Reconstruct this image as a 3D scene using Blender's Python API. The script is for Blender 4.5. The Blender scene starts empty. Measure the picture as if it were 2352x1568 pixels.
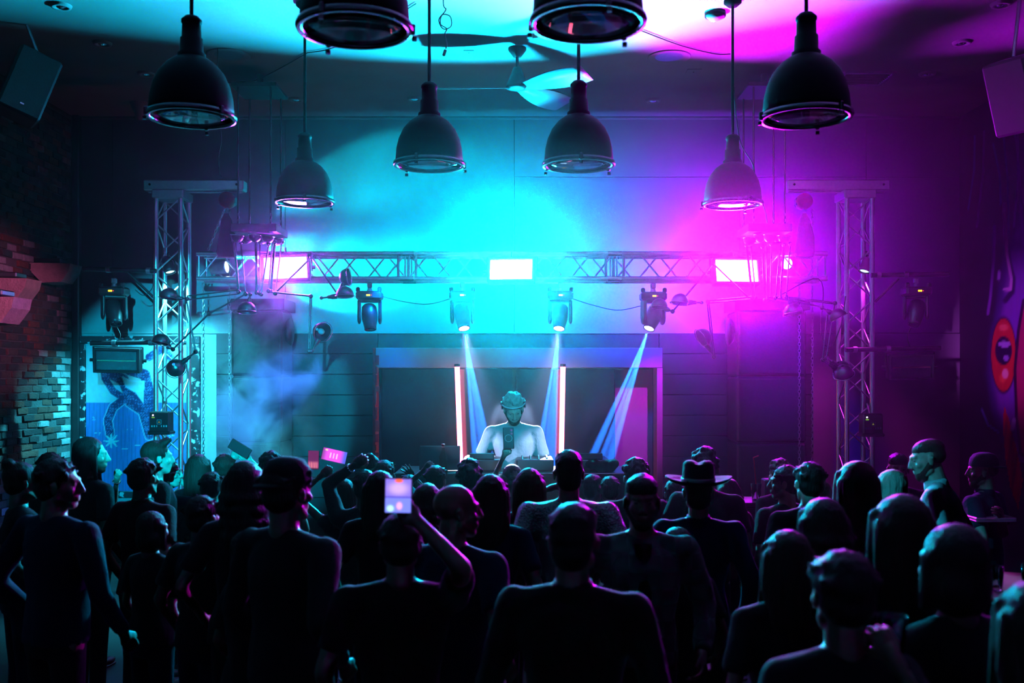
import bpy, math, random
import numpy as np
from mathutils import Vector, Matrix, Euler, Quaternion

random.seed(7)
PI = math.pi
SC = bpy.context.scene
COL = SC.collection
F_PX = 2287.0      # focal length in pixels of the 2352 wide frame (35 mm lens)
CAM_H = 2.15       # the photographer stands on something: lens above the heads
HOR = 860.0        # horizon row


def P(px, py, Y):
    """point at depth Y seen at a pixel of the photograph"""
    return Vector(((px - 1176.0) / F_PX * Y, Y, CAM_H + (HOR - py) / F_PX * Y))


def link(o, parent=None):
    COL.objects.link(o)
    if parent is not None:
        o.parent = parent
    return o


# ------------------------------------------------------------------ camera
cam_d = bpy.data.cameras.new('camera')
cam_d.lens = 35.0
cam_d.sensor_width = 36.0
cam_d.shift_y = (HOR - 784.0) / 2352.0
cam_d.clip_start = 0.05
cam_d.dof.use_dof = True
cam_d.dof.focus_distance = 9.3
cam_d.dof.aperture_fstop = 2.2
cam = bpy.data.objects.new('camera', cam_d)
cam.location = (0, 0, CAM_H)
cam.rotation_euler = (PI / 2, 0, 0)
link(cam)
SC.camera = cam

# ------------------------------------------------------------------ world, exposure
W = bpy.data.worlds.new('night')
W.use_nodes = True
W.node_tree.nodes['Background'].inputs[0].default_value = (0.03, 0.02, 0.06, 1)
W.node_tree.nodes['Background'].inputs[1].default_value = 0.02
SC.world = W
SC.view_settings.view_transform = 'Standard'
SC.view_settings.look = 'None'
SC.view_settings.gamma = 1.0
SC.view_settings.use_curve_mapping = False
SC.view_settings.exposure = 0.0
SC.cycles.max_bounces = 12
SC.cycles.diffuse_bounces = 0
SC.cycles.glossy_bounces = 4
SC.cycles.transmission_bounces = 8
SC.cycles.volume_bounces = 0
SC.cycles.transparent_max_bounces = 8
SC.cycles.use_denoising = True
SC.cycles.sample_clamp_indirect = 4.0
SC.cycles.sample_clamp_direct = 0.0
SC.cycles.caustics_reflective = False
SC.cycles.caustics_refractive = False

# ------------------------------------------------------------------ layout of the room
XL, XR, YB, ZC, YF = -5.02, 5.13, 11.4, 5.1, -3.0
Y_TR = 10.15       # front chords of the truss goal post


def area(name, loc, size, aim, color, power, spread=180):
    d = bpy.data.lights.new(name, 'AREA')
    d.shape = 'RECTANGLE'
    d.size, d.size_y = size
    d.color = color
    d.energy = power
    d.spread = math.radians(spread)
    o = bpy.data.objects.new(name, d)
    o.location = loc
    o.rotation_euler = (Vector(aim) - Vector(loc)).to_track_quat('-Z', 'Y').to_euler()
    return link(o)


def spot(name, loc, aim, color, power, angle, blend=0.2, radius=0.03):
    d = bpy.data.lights.new(name, 'SPOT')
    d.color = color
    d.energy = power
    d.spot_size = math.radians(angle)
    d.spot_blend = blend
    d.shadow_soft_size = radius
    o = bpy.data.objects.new(name, d)
    o.location = loc
    o.rotation_euler = (Vector(aim) - Vector(loc)).to_track_quat('-Z', 'Y').to_euler()
    return link(o)


# the three lit strobe panels on the truss
PANELS = [('left', P(656, 615, Y_TR - 0.16), (0.42, 0.21), (0.34, 0.03, 1.0), 55, Vector((0.1, -1, -0.02)), 5),
          ('centre', P(1174, 619, Y_TR - 0.13), (0.42, 0.20), (0.0, 0.62, 1.0), 680, Vector((-0.12, -1, 0.24)), 0),
          ('right', P(1692, 622, Y_TR - 0.13), (0.42, 0.22), (0.60, 0.0, 1.0), 640, Vector((0.1, -1, 0.24)), 0)]
for nm, loc, sz, colr, pw, dr, _ in PANELS:
    dr = dr.normalized()
    area('strobe_light_' + nm, loc + dr * 0.035, sz, loc + dr * 3, colr, pw * 1.2, 120)

# cyan profile on a stand height beam beside the photographer, thrown over the heads onto the left of the stage wall
spot('profile_light_cyan', (-1.05, 1.6, 3.1), (-3.5, 11.4, 1.7), (0.0, 0.62, 1.0), 4200, 20, 0.25, 0.03)
spot('dj_fill_light', (0.75, 1.6, 3.15), (0.02, 8.4, 1.75), (0.03, 0.60, 0.95), 1900, 9, 0.5, 0.04)  # added unseen spot to brighten the DJ
spot('profile_light_pink', (1.4, 1.5, 3.1), (-5.0, 9.5, 2.75), (1.0, 0.22, 0.62), 1500, 11, 0.8, 0.04)
spot('mural_fill_light', (-1.0, 1.5, 3.1), (5.35, 10.4, 2.5), (0.70, 0.10, 1.0), 4600, 10, 0.9, 0.12)  # out-of-view spot added to bring up the mural colours
spot('shirt_fill_teal', (-3.2, 3.0, 3.6), (2.55, 5.95, 1.45), (0.02, 0.5, 0.8), 900, 7, 0.6, 0.04)  # unseen fill added to light the white-shirted man's back
spot('door_fill_magenta', P(1600, 655, 10.05), P(1462, 985, 11.3), (0.65, 0.0, 0.8), 260, 34, 0.8, 0.03)  # added spot with no lamp of its own, turns the door magenta
for sx in (-1, 1):
    spot('arm_fill_white', (sx * 2.5, 7.2, 3.0), (sx * .27, 8.3, 1.52), (.5, .58, 1.0), 1100, 8.5, .5, .04)  # unseen pair added for white light on the DJ's arms
spot('fill_blue_left', P(880, 655, 10.0), P(790, 940, 11.3), (0.0, 0.16, 1.0), 130, 75, 0.9, 0.03)  # three added blue fills for the lower stage wall, no lamps hang there
spot('fill_blue_mid', P(1240, 655, 9.9), P(1290, 920, 11.3), (0.0, 0.14, 1.0), 90, 60, 0.9, 0.03)
spot('fill_blue_right', P(1780, 655, 10.0), P(1775, 950, 11.3), (0.0, 0.01, 1.0), 160, 60, 0.9, 0.03)
# added lights behind the truss, without lamps, that colour the stage wall
def fill_wall(nm, px, py, color, power, size=.3, aimx=0, aimz=0):
    a = P(px, py, 10.55)
    area('wall_fill_' + nm, a, (size, size * .6), a + Vector((aimx, 1, aimz)), color, power, 150)
fill_wall('cyan', 1174, 600, (0.0, 0.58, 1.0), 52)
fill_wall('cyan_left', 850, 620, (0.0, 0.5, 0.9), 24)
fill_wall('blue', 1440, 640, (0.0, 0.05, 1.0), 75)
fill_wall('violet', 1690, 630, (0.27, 0.0, 1.0), 100)
# three lit moving heads: lens point, point the beam meets lower down
BEAMS = [(P(1066, 752, 10.1), P(1128, 1180, 9.3)), (P(1284, 752, 10.1), P(1240, 1180, 9.3)),
         (P(1491, 752, 10.1), P(1335, 1180, 9.3))]
BEAM_COL, BEAM_W = (0.01, 0.17, 1.0), 4000000     # the lights themselves are made with their lamps below
# small washes clamped inside the two truss columns
spot('column_light_left', P(392, 640, 10.28), P(405, 900, 10.6), (0.05, 0.75, 1.0), 900, 120, 0.6, 0.03)
spot('column_light_right', P(1985, 640, 10.28), P(1960, 900, 10.6), (0.75, 0.02, 0.75), 60, 80, 0.6, 0.03)
# profile inside the left end of the truss
spot('truss_profile_light', P(528, 605, 10.22), P(760, 560, 11.35), (0.0, 0.75, 1.0), 420, 62, 0.15, 0.02)

# ------------------------------------------------------------------ materials
MATS = {}


def pm(name, col, rough=0.6, metal=0.0, nscale=12.0, var=0.25, bump=0.0, bscale=None, spec=0.5, coat=0.0, sheen=0.0):
    """procedural principled material: noise-varied colour and a noise bump"""
    if name in MATS:
        return MATS[name]
    m = bpy.data.materials.new(name)
    m.use_nodes = True
    nt = m.node_tree
    b = nt.nodes['Principled BSDF']
    tc = nt.nodes.new('ShaderNodeTexCoord')
    nz = nt.nodes.new('ShaderNodeTexNoise')
    nz.inputs['Scale'].default_value = nscale
    nz.inputs['Detail'].default_value = 3.0
    nt.links.new(tc.outputs['Object'], nz.inputs['Vector'])
    mx = nt.nodes.new('ShaderNodeMix')
    mx.data_type = 'RGBA'
    c = Vector(col)
    mx.inputs[6].default_value = (*(c * (1 - var)), 1)
    mx.inputs[7].default_value = (*[min(1, v * (1 + var)) for v in c], 1)
    nt.links.new(nz.outputs['Fac'], mx.inputs[0])
    nt.links.new(mx.outputs[2], b.inputs['Base Color'])
    b.inputs['Roughness'].default_value = rough
    b.inputs['Metallic'].default_value = metal
    b.inputs['Specular IOR Level'].default_value = spec
    b.inputs['Coat Weight'].default_value = coat
    b.inputs['Sheen Weight'].default_value = sheen
    if bump > 0:
        n2 = nt.nodes.new('ShaderNodeTexNoise')
        n2.inputs['Scale'].default_value = bscale or nscale * 4
        n2.inputs['Detail'].default_value = 4.0
        nt.links.new(tc.outputs['Object'], n2.inputs['Vector'])
        bp = nt.nodes.new('ShaderNodeBump')
        bp.inputs['Strength'].default_value = bump
        bp.inputs['Distance'].default_value = 0.02
        nt.links.new(n2.outputs['Fac'], bp.inputs['Height'])
        nt.links.new(bp.outputs['Normal'], b.inputs['Normal'])
    MATS[name] = m
    return m


def em(name, col, strength):
    if name in MATS:
        return MATS[name]
    m = bpy.data.materials.new(name)
    m.use_nodes = True
    nt = m.node_tree
    b = nt.nodes['Principled BSDF']
    b.inputs['Base Color'].default_value = (0.02, 0.02, 0.02, 1)
    b.inputs['Emission Color'].default_value = (*col, 1)
    b.inputs['Emission Strength'].default_value = strength
    MATS[name] = m
    return m


def glass(name, col=(1, 1, 1), rough=0.05):
    if name in MATS:
        return MATS[name]
    m = bpy.data.materials.new(name)
    m.use_nodes = True
    b = m.node_tree.nodes['Principled BSDF']
    b.inputs['Base Color'].default_value = (*col, 1)
    b.inputs['Roughness'].default_value = rough
    b.inputs['Transmission Weight'].default_value = 1.0
    b.inputs['IOR'].default_value = 1.3
    MATS[name] = m
    return m


def vcol(name, rough=0.6, bump=0.1):
    """paint whose colour comes from the mesh's own 'paint' attribute, with noise wear"""
    m = bpy.data.materials.new(name)
    m.use_nodes = True
    nt = m.node_tree
    b = nt.nodes['Principled BSDF']
    at = nt.nodes.new('ShaderNodeAttribute')
    at.attribute_name = 'paint'
    nz = nt.nodes.new('ShaderNodeTexNoise')
    nz.inputs['Scale'].default_value = 30
    mx = nt.nodes.new('ShaderNodeMix')
    mx.data_type = 'RGBA'
    mx.blend_type = 'MULTIPLY'
    mx.inputs[0].default_value = 0.35
    nt.links.new(at.outputs['Color'], mx.inputs[6])
    nt.links.new(nz.outputs['Color'], mx.inputs[7])
    nt.links.new(mx.outputs[2], b.inputs['Base Color'])
    b.inputs['Roughness'].default_value = rough
    return m


BLACK = pm('matte_black_metal', (0.012, 0.012, 0.014), 0.45, 0.0, 20, 0.3, 0.03)
BLACKP = pm('black_plastic', (0.018, 0.018, 0.02), 0.35, 0.0, 30, 0.2)
ALU = pm('brushed_aluminium', (0.72, 0.73, 0.75), 0.28, 0.9, 40, 0.12, 0.02)
STEEL = pm('dull_steel', (0.4, 0.4, 0.42), 0.35, 0.9, 40, 0.2)
LAMPM = pm('gunmetal_lamp_enamel', (0.10, 0.11, 0.12), 0.28, 0.75, 20, 0.2)
CHROME = pm('chrome', (0.75, 0.76, 0.78), 0.12, 1.0, 30, 0.05)
RUBBER = pm('black_rubber', (0.01, 0.01, 0.01), 0.7, 0, 30, 0.2)
REDP = pm('red_enamel', (0.55, 0.03, 0.03), 0.4, 0, 30, 0.15)
WHITEP = pm('white_plastic', (0.6, 0.6, 0.62), 0.5, 0, 20, 0.08)


# ------------------------------------------------------------------ mesh builder
class MB:
    def __init__(s):
        s.v, s.f, s.sm = [], [], []

    def add(s, vs, fs, smooth=True):
        n = len(s.v)
        s.v.extend([tuple(v) for v in vs])
        s.f.extend([tuple(i + n for i in f) for f in fs])
        s.sm.extend([smooth] * len(fs))
        return s

    def merge(s, o, M=None):
        vs = [M @ Vector(v) for v in o.v] if M is not None else o.v
        n = len(s.v)
        s.v.extend([tuple(v) for v in vs])
        s.f.extend([tuple(i + n for i in f) for f in o.f])
        s.sm.extend(o.sm)
        return s

    def box(s, c, d, R=None, ch=0.0):
        """box centre c, full size d, chamfer ch"""
        c = Vector(c)
        hx, hy, hz = d[0] / 2, d[1] / 2, d[2] / 2
        ch = min(ch, hx * .9, hy * .9, hz * .9)
        if ch <= 0:
            vs = [Vector((x * hx, y * hy, z * hz)) for z in (-1, 1) for y in (-1, 1) for x in (-1, 1)]
            fs = [(0, 2, 3, 1), (4, 5, 7, 6), (0, 1, 5, 4), (2, 6, 7, 3), (0, 4, 6, 2), (1, 3, 7, 5)]
        else:
            vs, idx = [], {}
            for sx in (-1, 1):
                for sy in (-1, 1):
                    for sz in (-1, 1):
                        for a in range(3):
                            p = [sx * (hx - ch), sy * (hy - ch), sz * (hz - ch)]
                            p[a] = (sx * hx, sy * hy, sz * hz)[a]
                            idx[(sx, sy, sz, a)] = len(vs)
                            vs.append(Vector(p))
            fs = []
            g = lambda a, b, c_, k: idx[(a, b, c_, k)]
            for q in (-1, 1):
                fs.append([g(q, -1, -1, 0), g(q, 1, -1, 0), g(q, 1, 1, 0), g(q, -1, 1, 0)][::q])
                fs.append([g(-1, q, -1, 1), g(-1, q, 1, 1), g(1, q, 1, 1), g(1, q, -1, 1)][::q])
                fs.append([g(-1, -1, q, 2), g(1, -1, q, 2), g(1, 1, q, 2), g(-1, 1, q, 2)][::q])
            for a in (-1, 1):
                for b in (-1, 1):
                    fs.append([g(a, b, -1, 0), g(a, b, -1, 1), g(a, b, 1, 1), g(a, b, 1, 0)][::-a * b])
                    fs.append([g(a, -1, b, 0), g(a, 1, b, 0), g(a, 1, b, 2), g(a, -1, b, 2)][::-a * b])
                    fs.append([g(-1, a, b, 1), g(-1, a, b, 2), g(1, a, b, 2), g(1, a, b, 1)][::-a * b])
                    for e in (-1, 1):
                        fs.append([g(a, b, e, 0), g(a, b, e, 1), g(a, b, e, 2)][::a * b * e])
        if R is not None:
            vs = [R @ v for v in vs]
        return s.add([v + c for v in vs], fs, False)

    def cone(s, p0, p1, r0, r1=None, n=12, caps=True, smooth=True):
        p0, p1 = Vector(p0), Vector(p1)
        r1 = r0 if r1 is None else r1
        d = (p1 - p0)
        if d.length < 1e-6:
            return s
        q = d.to_track_quat('Z', 'Y')
        vs = []
        for p, r in ((p0, r0), (p1, r1)):
            for i in range(n):
                a = 2 * PI * i / n
                vs.append(p + q @ Vector((math.cos(a) * r, math.sin(a) * r, 0)))
        fs = [(i, (i + 1) % n, n + (i + 1) % n, n + i) for i in range(n)]
        s.add(vs, fs, smooth)
        if caps:
            s.add(vs[:n], [tuple(range(n))[::-1]], False)
            s.add(vs[n:], [tuple(range(n))], False)
        return s

    def lathe(s, prof, n=24, M=None, closed=False):
        """prof: list of (r, z), axis z"""
        vs = []
        for r, z in prof:
            for i in range(n):
                a = 2 * PI * i / n
                vs.append(Vector((r * math.cos(a), r * math.sin(a), z)))
        if M is not None:
            vs = [M @ v for v in vs]
        fs = []
        m = len(prof)
        for k in range(m - 1 + (1 if closed else 0)):
            a, b = k * n, ((k + 1) % m) * n
            for i in range(n):
                j = (i + 1) % n
                fs.append((a + i, a + j, b + j, b + i))
        return s.add(vs, fs)

    def ell(s, c, r, R=None, n=14, m=9):
        c = Vector(c)
        if isinstance(r, (int, float)):
            r = (r, r, r)
        vs = [Vector((0, 0, -r[2]))]
        for k in range(1, m):
            t = PI * k / m
            for i in range(n):
                a = 2 * PI * i / n
                vs.append(Vector((r[0] * math.sin(t) * math.cos(a), r[1] * math.sin(t) * math.sin(a), -r[2] * math.cos(t))))
        vs.append(Vector((0, 0, r[2])))
        if R is not None:
            vs = [R @ v for v in vs]
        vs = [v + c for v in vs]
        fs = [(0, 1 + (i + 1) % n, 1 + i) for i in range(n)]
        for k in range(m - 2):
            a = 1 + k * n
            for i in range(n):
                j = (i + 1) % n
                fs.append((a + i, a + j, a + n + j, a + n + i))
        a = 1 + (m - 2) * n
        fs += [(a + i, a + (i + 1) % n, len(vs) - 1) for i in range(n)]
        return s.add(vs, fs)

    def cap(s, p0, p1, r0, r1=None, n=12):
        """tapered capsule (overlapping closed pieces)"""
        r1 = r0 if r1 is None else r1
        s.cone(p0, p1, r0, r1, n)
        s.ell(p0, r0, n=n, m=6)
        s.ell(p1, r1, n=n, m=6)
        return s

    def sweep(s, pts, r, n=8, closed=False):
        pts = [Vector(p) for p in pts]
        N = len(pts)
        vs = []
        up = None
        for k, p in enumerate(pts):
            if closed:
                t = pts[(k + 1) % N] - pts[k - 1]
            else:
                t = pts[min(k + 1, N - 1)] - pts[max(k - 1, 0)]
            if t.length < 1e-9:
                t = Vector((0, 0, 1))
            t.normalize()
            if up is None:
                up = t.orthogonal().normalized()
            up = (up - t * up.dot(t))
            if up.length < 1e-6:
                up = t.orthogonal()
            up.normalize()
            w = t.cross(up)
            rr = r[k] if isinstance(r, (list, tuple)) else r
            for i in range(n):
                a = 2 * PI * i / n
                vs.append(p + (up * math.cos(a) + w * math.sin(a)) * rr)
        fs = []
        for k in range(N if closed else N - 1):
            a, b = k * n, ((k + 1) % N) * n
            for i in range(n):
                j = (i + 1) % n
                fs.append((a + i, a + j, b + j, b + i))
        s.add(vs, fs)
        if not closed:
            s.add(vs[:n], [tuple(range(n))[::-1]], False)
            s.add(vs[-n:], [tuple(range(n))], False)
        return s

    def ring(s, c, axis, R, r, n=28, m=8):
        q = Vector(axis).to_track_quat('Z', 'Y')
        pts = [Vector(c) + q @ Vector((R * math.cos(2 * PI * i / n), R * math.sin(2 * PI * i / n), 0)) for i in range(n)]
        return s.sweep(pts, r, m, True)

    def prism(s, poly, o, ux, uy, depth, smooth=False):
        """extruded polygon; poly in (u,v), origin o, axes ux uy, depth vector"""
        o, ux, uy, dv = Vector(o), Vector(ux), Vector(uy), Vector(depth)
        n = len(poly)
        a = [o + ux * u + uy * v for u, v in poly]
        b = [p + dv for p in a]
        fs = [tuple(range(n)), tuple(range(2 * n - 1, n - 1, -1))]
        fs += [(i, n + i, n + (i + 1) % n, (i + 1) % n) for i in range(n)]
        return s.add(a + b, fs, smooth)

    def loft(s, rings, n=16):
        """closed loft, rings of (centre, rx, ry) horizontal superellipses"""
        vs = []
        for c, rx, ry in rings:
            for i in range(n):
                a = 2 * PI * i / n
                ca, sa = math.cos(a), math.sin(a)
                e = 0.85
                vs.append(Vector(c) + Vector((rx * math.copysign(abs(ca) ** e, ca), ry * math.copysign(abs(sa) ** e, sa), 0)))
        fs = []
        for k in range(len(rings) - 1):
            for i in range(n):
                j = (i + 1) % n
                fs.append((k * n + i, k * n + j, (k + 1) * n + j, (k + 1) * n + i))
        fs.append(tuple(range(n))[::-1])
        fs.append(tuple(range((len(rings) - 1) * n, len(rings) * n)))
        return s.add(vs, fs)

    def mesh(s, name, mat):
        me = bpy.data.meshes.new(name)
        me.from_pydata(s.v, [], s.f)
        me.polygons.foreach_set('use_smooth', s.sm)
        if mat is not None:
            me.materials.append(mat)
        me.update()
        return me

    def build(s, name, mat, parent=None, at=None, **kw):
        """ONE mesh object; parent's location is subtracted so points may be given in world space"""
        off = Vector((0, 0, 0))
        if at is not None:
            off = Vector(at)
        elif parent is not None:
            off = wloc(parent)
        if off.length > 0:
            s.v = [(v[0] - off.x, v[1] - off.y, v[2] - off.z) for v in s.v]
        o = bpy.data.objects.new(name, s.mesh(name, mat))
        link(o, parent)
        if at is not None:
            o.location = off - (wloc(parent) if parent is not None else Vector())
        for k, v in kw.items():
            o[k] = v
        return o


def wloc(o):
    p = Vector((0, 0, 0))
    while o is not None:
        p += o.location
        o = o.parent
    return p


def base_of(mb):
    a = np.array(mb.v)
    return Vector(((a[:, 0].min() + a[:, 0].max()) / 2, (a[:, 1].min() + a[:, 1].max()) / 2, a[:, 2].min()))


def thing(name, label, cat, loc=(0, 0, 0), group=None):
    o = bpy.data.objects.new(name, None)
    o.empty_display_size = 0.1
    o.location = loc
    link(o)
    o['label'] = label
    o['category'] = cat
    if group:
        o['group'] = group
    return o


def single(mb, name, mat, label, cat, group=None):
    o = mb.build(name, mat, None, at=base_of(mb))
    o['label'] = label
    o['category'] = cat
    if group:
        o['group'] = group
    return o


def struct(mb, name, mat, parent=None):
    o = mb.build(name, mat, parent)
    if parent is None:
        o['kind'] = 'structure'
    return o


def copy_tree(o, parent=None):
    c = o.copy()
    COL.objects.link(c)
    c.parent = parent
    for ch in list(o.children):
        copy_tree(ch, c)
    return c


def remesh(mb, vox, smooth=3, fac=0.5):
    me = mb.mesh('tmp', None)
    o = bpy.data.objects.new('tmp', me)
    COL.objects.link(o)
    m = o.modifiers.new('r', 'REMESH')
    m.mode = 'VOXEL'
    m.voxel_size = vox
    m.adaptivity = 0.0
    if smooth:
        q = o.modifiers.new('s', 'SMOOTH')
        q.factor = fac
        q.iterations = smooth
    dg = bpy.context.evaluated_depsgraph_get()
    ev = o.evaluated_get(dg)
    em_ = ev.to_mesh()
    nv = len(em_.vertices)
    co = np.empty(nv * 3)
    em_.vertices.foreach_get('co', co)
    fs = [tuple(p.vertices) for p in em_.polygons]
    out = MB()
    out.v = [tuple(x) for x in co.reshape(-1, 3)]
    out.f = fs
    out.sm = [True] * len(fs)
    ev.to_mesh_clear()
    bpy.data.objects.remove(o)
    bpy.data.meshes.remove(me)
    return out
HAZE_D, HAZE_G = 0.0062, 0.9; SMOKE_D = 10.0
# ================================================================== THE ROOM
PAINT = pm('grey_wall_paint', (0.34, 0.35, 0.37), 0.75, 0, 3, 0.12, 0.05, 60)
DARKP = pm('black_wall_paint', (0.035, 0.037, 0.045), 0.42, 0, 4, 0.3, 0.08, 30)
CEILP = pm('ceiling_paint', (0.5, 0.5, 0.52), 0.8, 0, 2.5, 0.12, 0.12, 9)
FLOORM = pm('dark_concrete_floor', (0.009, 0.009, 0.01), 0.6, 0, 3, 0.3, 0.05)
KW = YB / F_PX


def slab(x0, x1, y0, y1, z0, z1, ch=0.0, mb=None):
    mb = mb or MB()
    return mb.box(((x0 + x1) / 2, (y0 + y1) / 2, (z0 + z1) / 2), (x1 - x0, y1 - y0, z1 - z0), None, ch)


struct(slab(XL - .2, XR + .2, YF - .2, YB + .3, -0.2, 0), 'floor', FLOORM)
ceil = struct(slab(XL - .2, XR + .2, YF - .2, YB + .3, ZC, ZC + .2), 'ceiling', CEILP)
struct(slab(XL - .2, XR + .2, YF - .2, YF, 0, ZC), 'wall_front', PAINT)
wall_b = struct(slab(XL - .2, XR + .2, YB + .03, YB + .3, 0, ZC), 'wall_back', DARKP)
wx = lambda px: (px - 1176) * KW
wz = lambda py: CAM_H + (HOR - py) * KW
# upper painted boards with open joints
xs = [XL, wx(258), wx(655), wx(1181), wx(1700), wx(1990), XR]
zt, zm, zl = wz(272), wz(406), wz(765)
for i in range(6):
    a, b = xs[i] + .003, xs[i + 1] - .003
    if i in (3, 4, 5):
        slab(a, b, YB, YB + .035, zm + .003, zt, .003).build('board', PAINT, wall_b)
        slab(a, b, YB, YB + .035, zl + .004, zm - .003, .003).build('board', PAINT, wall_b)
    else:
        slab(a, b, YB, YB + .035, zl + .004, zt, .003).build('board', PAINT, wall_b)
    slab(a, b, YB + .005, YB + .035, zt + .004, ZC, .002).build('board', PAINT, wall_b)
# lower boards: grey outside, black between
xl, xr = wx(497), wx(1867)
slab(XL, wx(258) - .003, YB, YB + .035, 0, zl - .004, .003).build('board', PAINT, wall_b)
slab(wx(258) + .003, xl, YB, YB + .035, 0, zl - .004, .003).build('board', PAINT, wall_b)
slab(xr, wx(2000) - .003, YB, YB + .035, 0, zl - .004, .003).build('board', PAINT, wall_b)
slab(wx(2000) + .003, XR, YB, YB + .035, 0, zl - .004, .003).build('board', PAINT, wall_b)
z = zl - .004
k = 0
while z > 0.8:
    h = .235
    for a, b in ((xl + .003, wx(868)), (wx(1514), xr - .003)):
        slab(a, b, YB - .012 - .004 * (k % 2), YB + .03, z - h + .006, z, .004).build('plank', DARKP, wall_b)
    z -= h
    k += 1
slab(wx(868) + .002, wx(1514) - .002, YB - .0, YB + .03, wz(800), zl - .004, .004).build('plank', DARKP, wall_b)
struct(slab(XL, XR, YB - .03, YB, zt - .012, zt + .02, .006), 'trim_1', PAINT)
struct(slab(XL, wx(1867), YB - .02, YB - .002, zl - .006, zl + .012, .004), 'trim_2', PAINT)
struct(slab(XL + .02, XL + .1, YB - .1, YB - .01, 0, ZC, .01), 'trim_3', BLACK)
struct(slab(XL, XR, YB - .045, YB - .02, 0, .12, .005), 'baseboard_back', DARKP)
# framed opening behind the DJ: lintel, jambs, glossy black glass
LINT = pm('lintel_paint', (0.3, 0.31, 0.34), 0.6, 0, 4, 0.15, 0.04)
struct(slab(wx(872), wx(1512), YB - .34, YB - .035, wz(845), wz(800), .006), 'trim_4', LINT)
struct(slab(wx(1499), wx(1512), YB - .34, YB - .035, 0, wz(845) - .002, .004), 'trim_5', LINT)
struct(slab(wx(1411), wx(1498), YB - .06, YB - .02, .13, wz(848), .004), 'door_1', pm('pale_door_paint', (0.34, 0.33, 0.37), 0.5, 0, 4, 0.1))
GLOSS = pm('black_glass', (0.012, 0.014, 0.02), 0.08, 0, 2, 0.2)
door = struct(slab(wx(879), wx(1184), YB - .10, YB - .06, .13, wz(847), .004), 'door_2', GLOSS)
struct(slab(wx(1186), wx(1409), YB - .13, YB - .09, .13, wz(847), .004), 'door_3', GLOSS)
slab(wx(1176), wx(1184), YB - .12, YB - .1, .13, wz(848), .002).build('stile', BLACK, door)
# red paint-splashed jamb left of the opening
mb = MB()
RED = pm('worn_red_paint', (0.55, 0.05, 0.06), 0.55, 0, 9, 0.5, 0.1)
struct(slab(wx(866), wx(872), YB - .36, YB - .045, 0, wz(800), .003), 'trim_6', RED)
rs = random.Random(3)
o_ = MB()
z = .6
while z < 2.35:
    h = rs.uniform(.03, .16)
    w = rs.uniform(.012, .045)
    slab(wx(872), wx(872) + w, YB - .365, YB - .345, z, z + h, .002, o_)
    z += h + rs.uniform(0, .03)
struct(o_, 'trim_7', RED)

# ------------------------------------------------------------------ left wall: bricks
MORT = pm('dirty_mortar', (0.16, 0.15, 0.15), 0.9, 0, 14, 0.35, 0.5, 40)
wall_l = struct(slab(XL - .2, XL, YF - .2, YB + .3, 0, ZC), 'wall_left', MORT)
BR = [pm('brick_red', (0.22, 0.075, 0.055), 0.85, 0, 25, 0.5, 0.5, 60), pm('brick_dark', (0.06, 0.045, 0.045), 0.85, 0, 25, 0.5, 0.5, 60),
      pm('brick_pale_lit', (0.5, 0.5, 0.5), 0.8, 0, 18, 0.5, 0.5, 60), pm('brick_brown', (0.13, 0.08, 0.07), 0.85, 0, 25, 0.5, 0.5, 60)]
brick_me = []
for q in range(3):
    r_ = random.Random(q)
    bm_ = MB().box((0, 0, 0), (.09, .208, .064), None, .006)
    bm_.v = [(v[0] + r_.uniform(-.004, .004), v[1] + r_.uniform(-.004, .004), v[2] + r_.uniform(-.003, .003)) for v in bm_.v]
    for mt in BR:
        brick_me.append(bm_.mesh('brick', mt))
rb = random.Random(11)
stuff = [MB() for _ in BR]
nb = 0
for row in range(0, 67):
    zz = .05 + row * .075
    for colm in range(22):
        yy = YB - .22 - colm * .22 - (.11 if row % 2 else 0)
        if yy < 6.9:
            continue
        vis = zz > 1.25 and yy > 9.62 and zz < 4.35
        white = (yy > YB - .36 and zz < 3.9 and rb.random() < .8) or rb.random() < .1  # bright corner strip: its light put into brick colour; odd pale bricks elsewhere
        t = 2 if white else rb.choice((0, 0, 1, 1, 1, 3, 3))
        off = rb.uniform(-.012, .016)
        if rb.random() < .06:
            continue
        if vis and nb < 300:
            o = bpy.data.objects.new('brick', brick_me[rb.randrange(3) * 4 + t])
            link(o, wall_l)
            o.location = (XL - .028 + off, yy, zz)
            o.rotation_euler = (rb.uniform(-.02, .02), 0, rb.uniform(-.03, .03))
            nb += 1
        elif zz > .3 or yy > 9:
            stuff[t].box((XL - .028 + off, yy, zz), (.09, .208, .064), None, 0)
for t, mbx in enumerate(stuff):
    mbx.build('bricks', BR[t], wall_l, kind='stuff')

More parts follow.
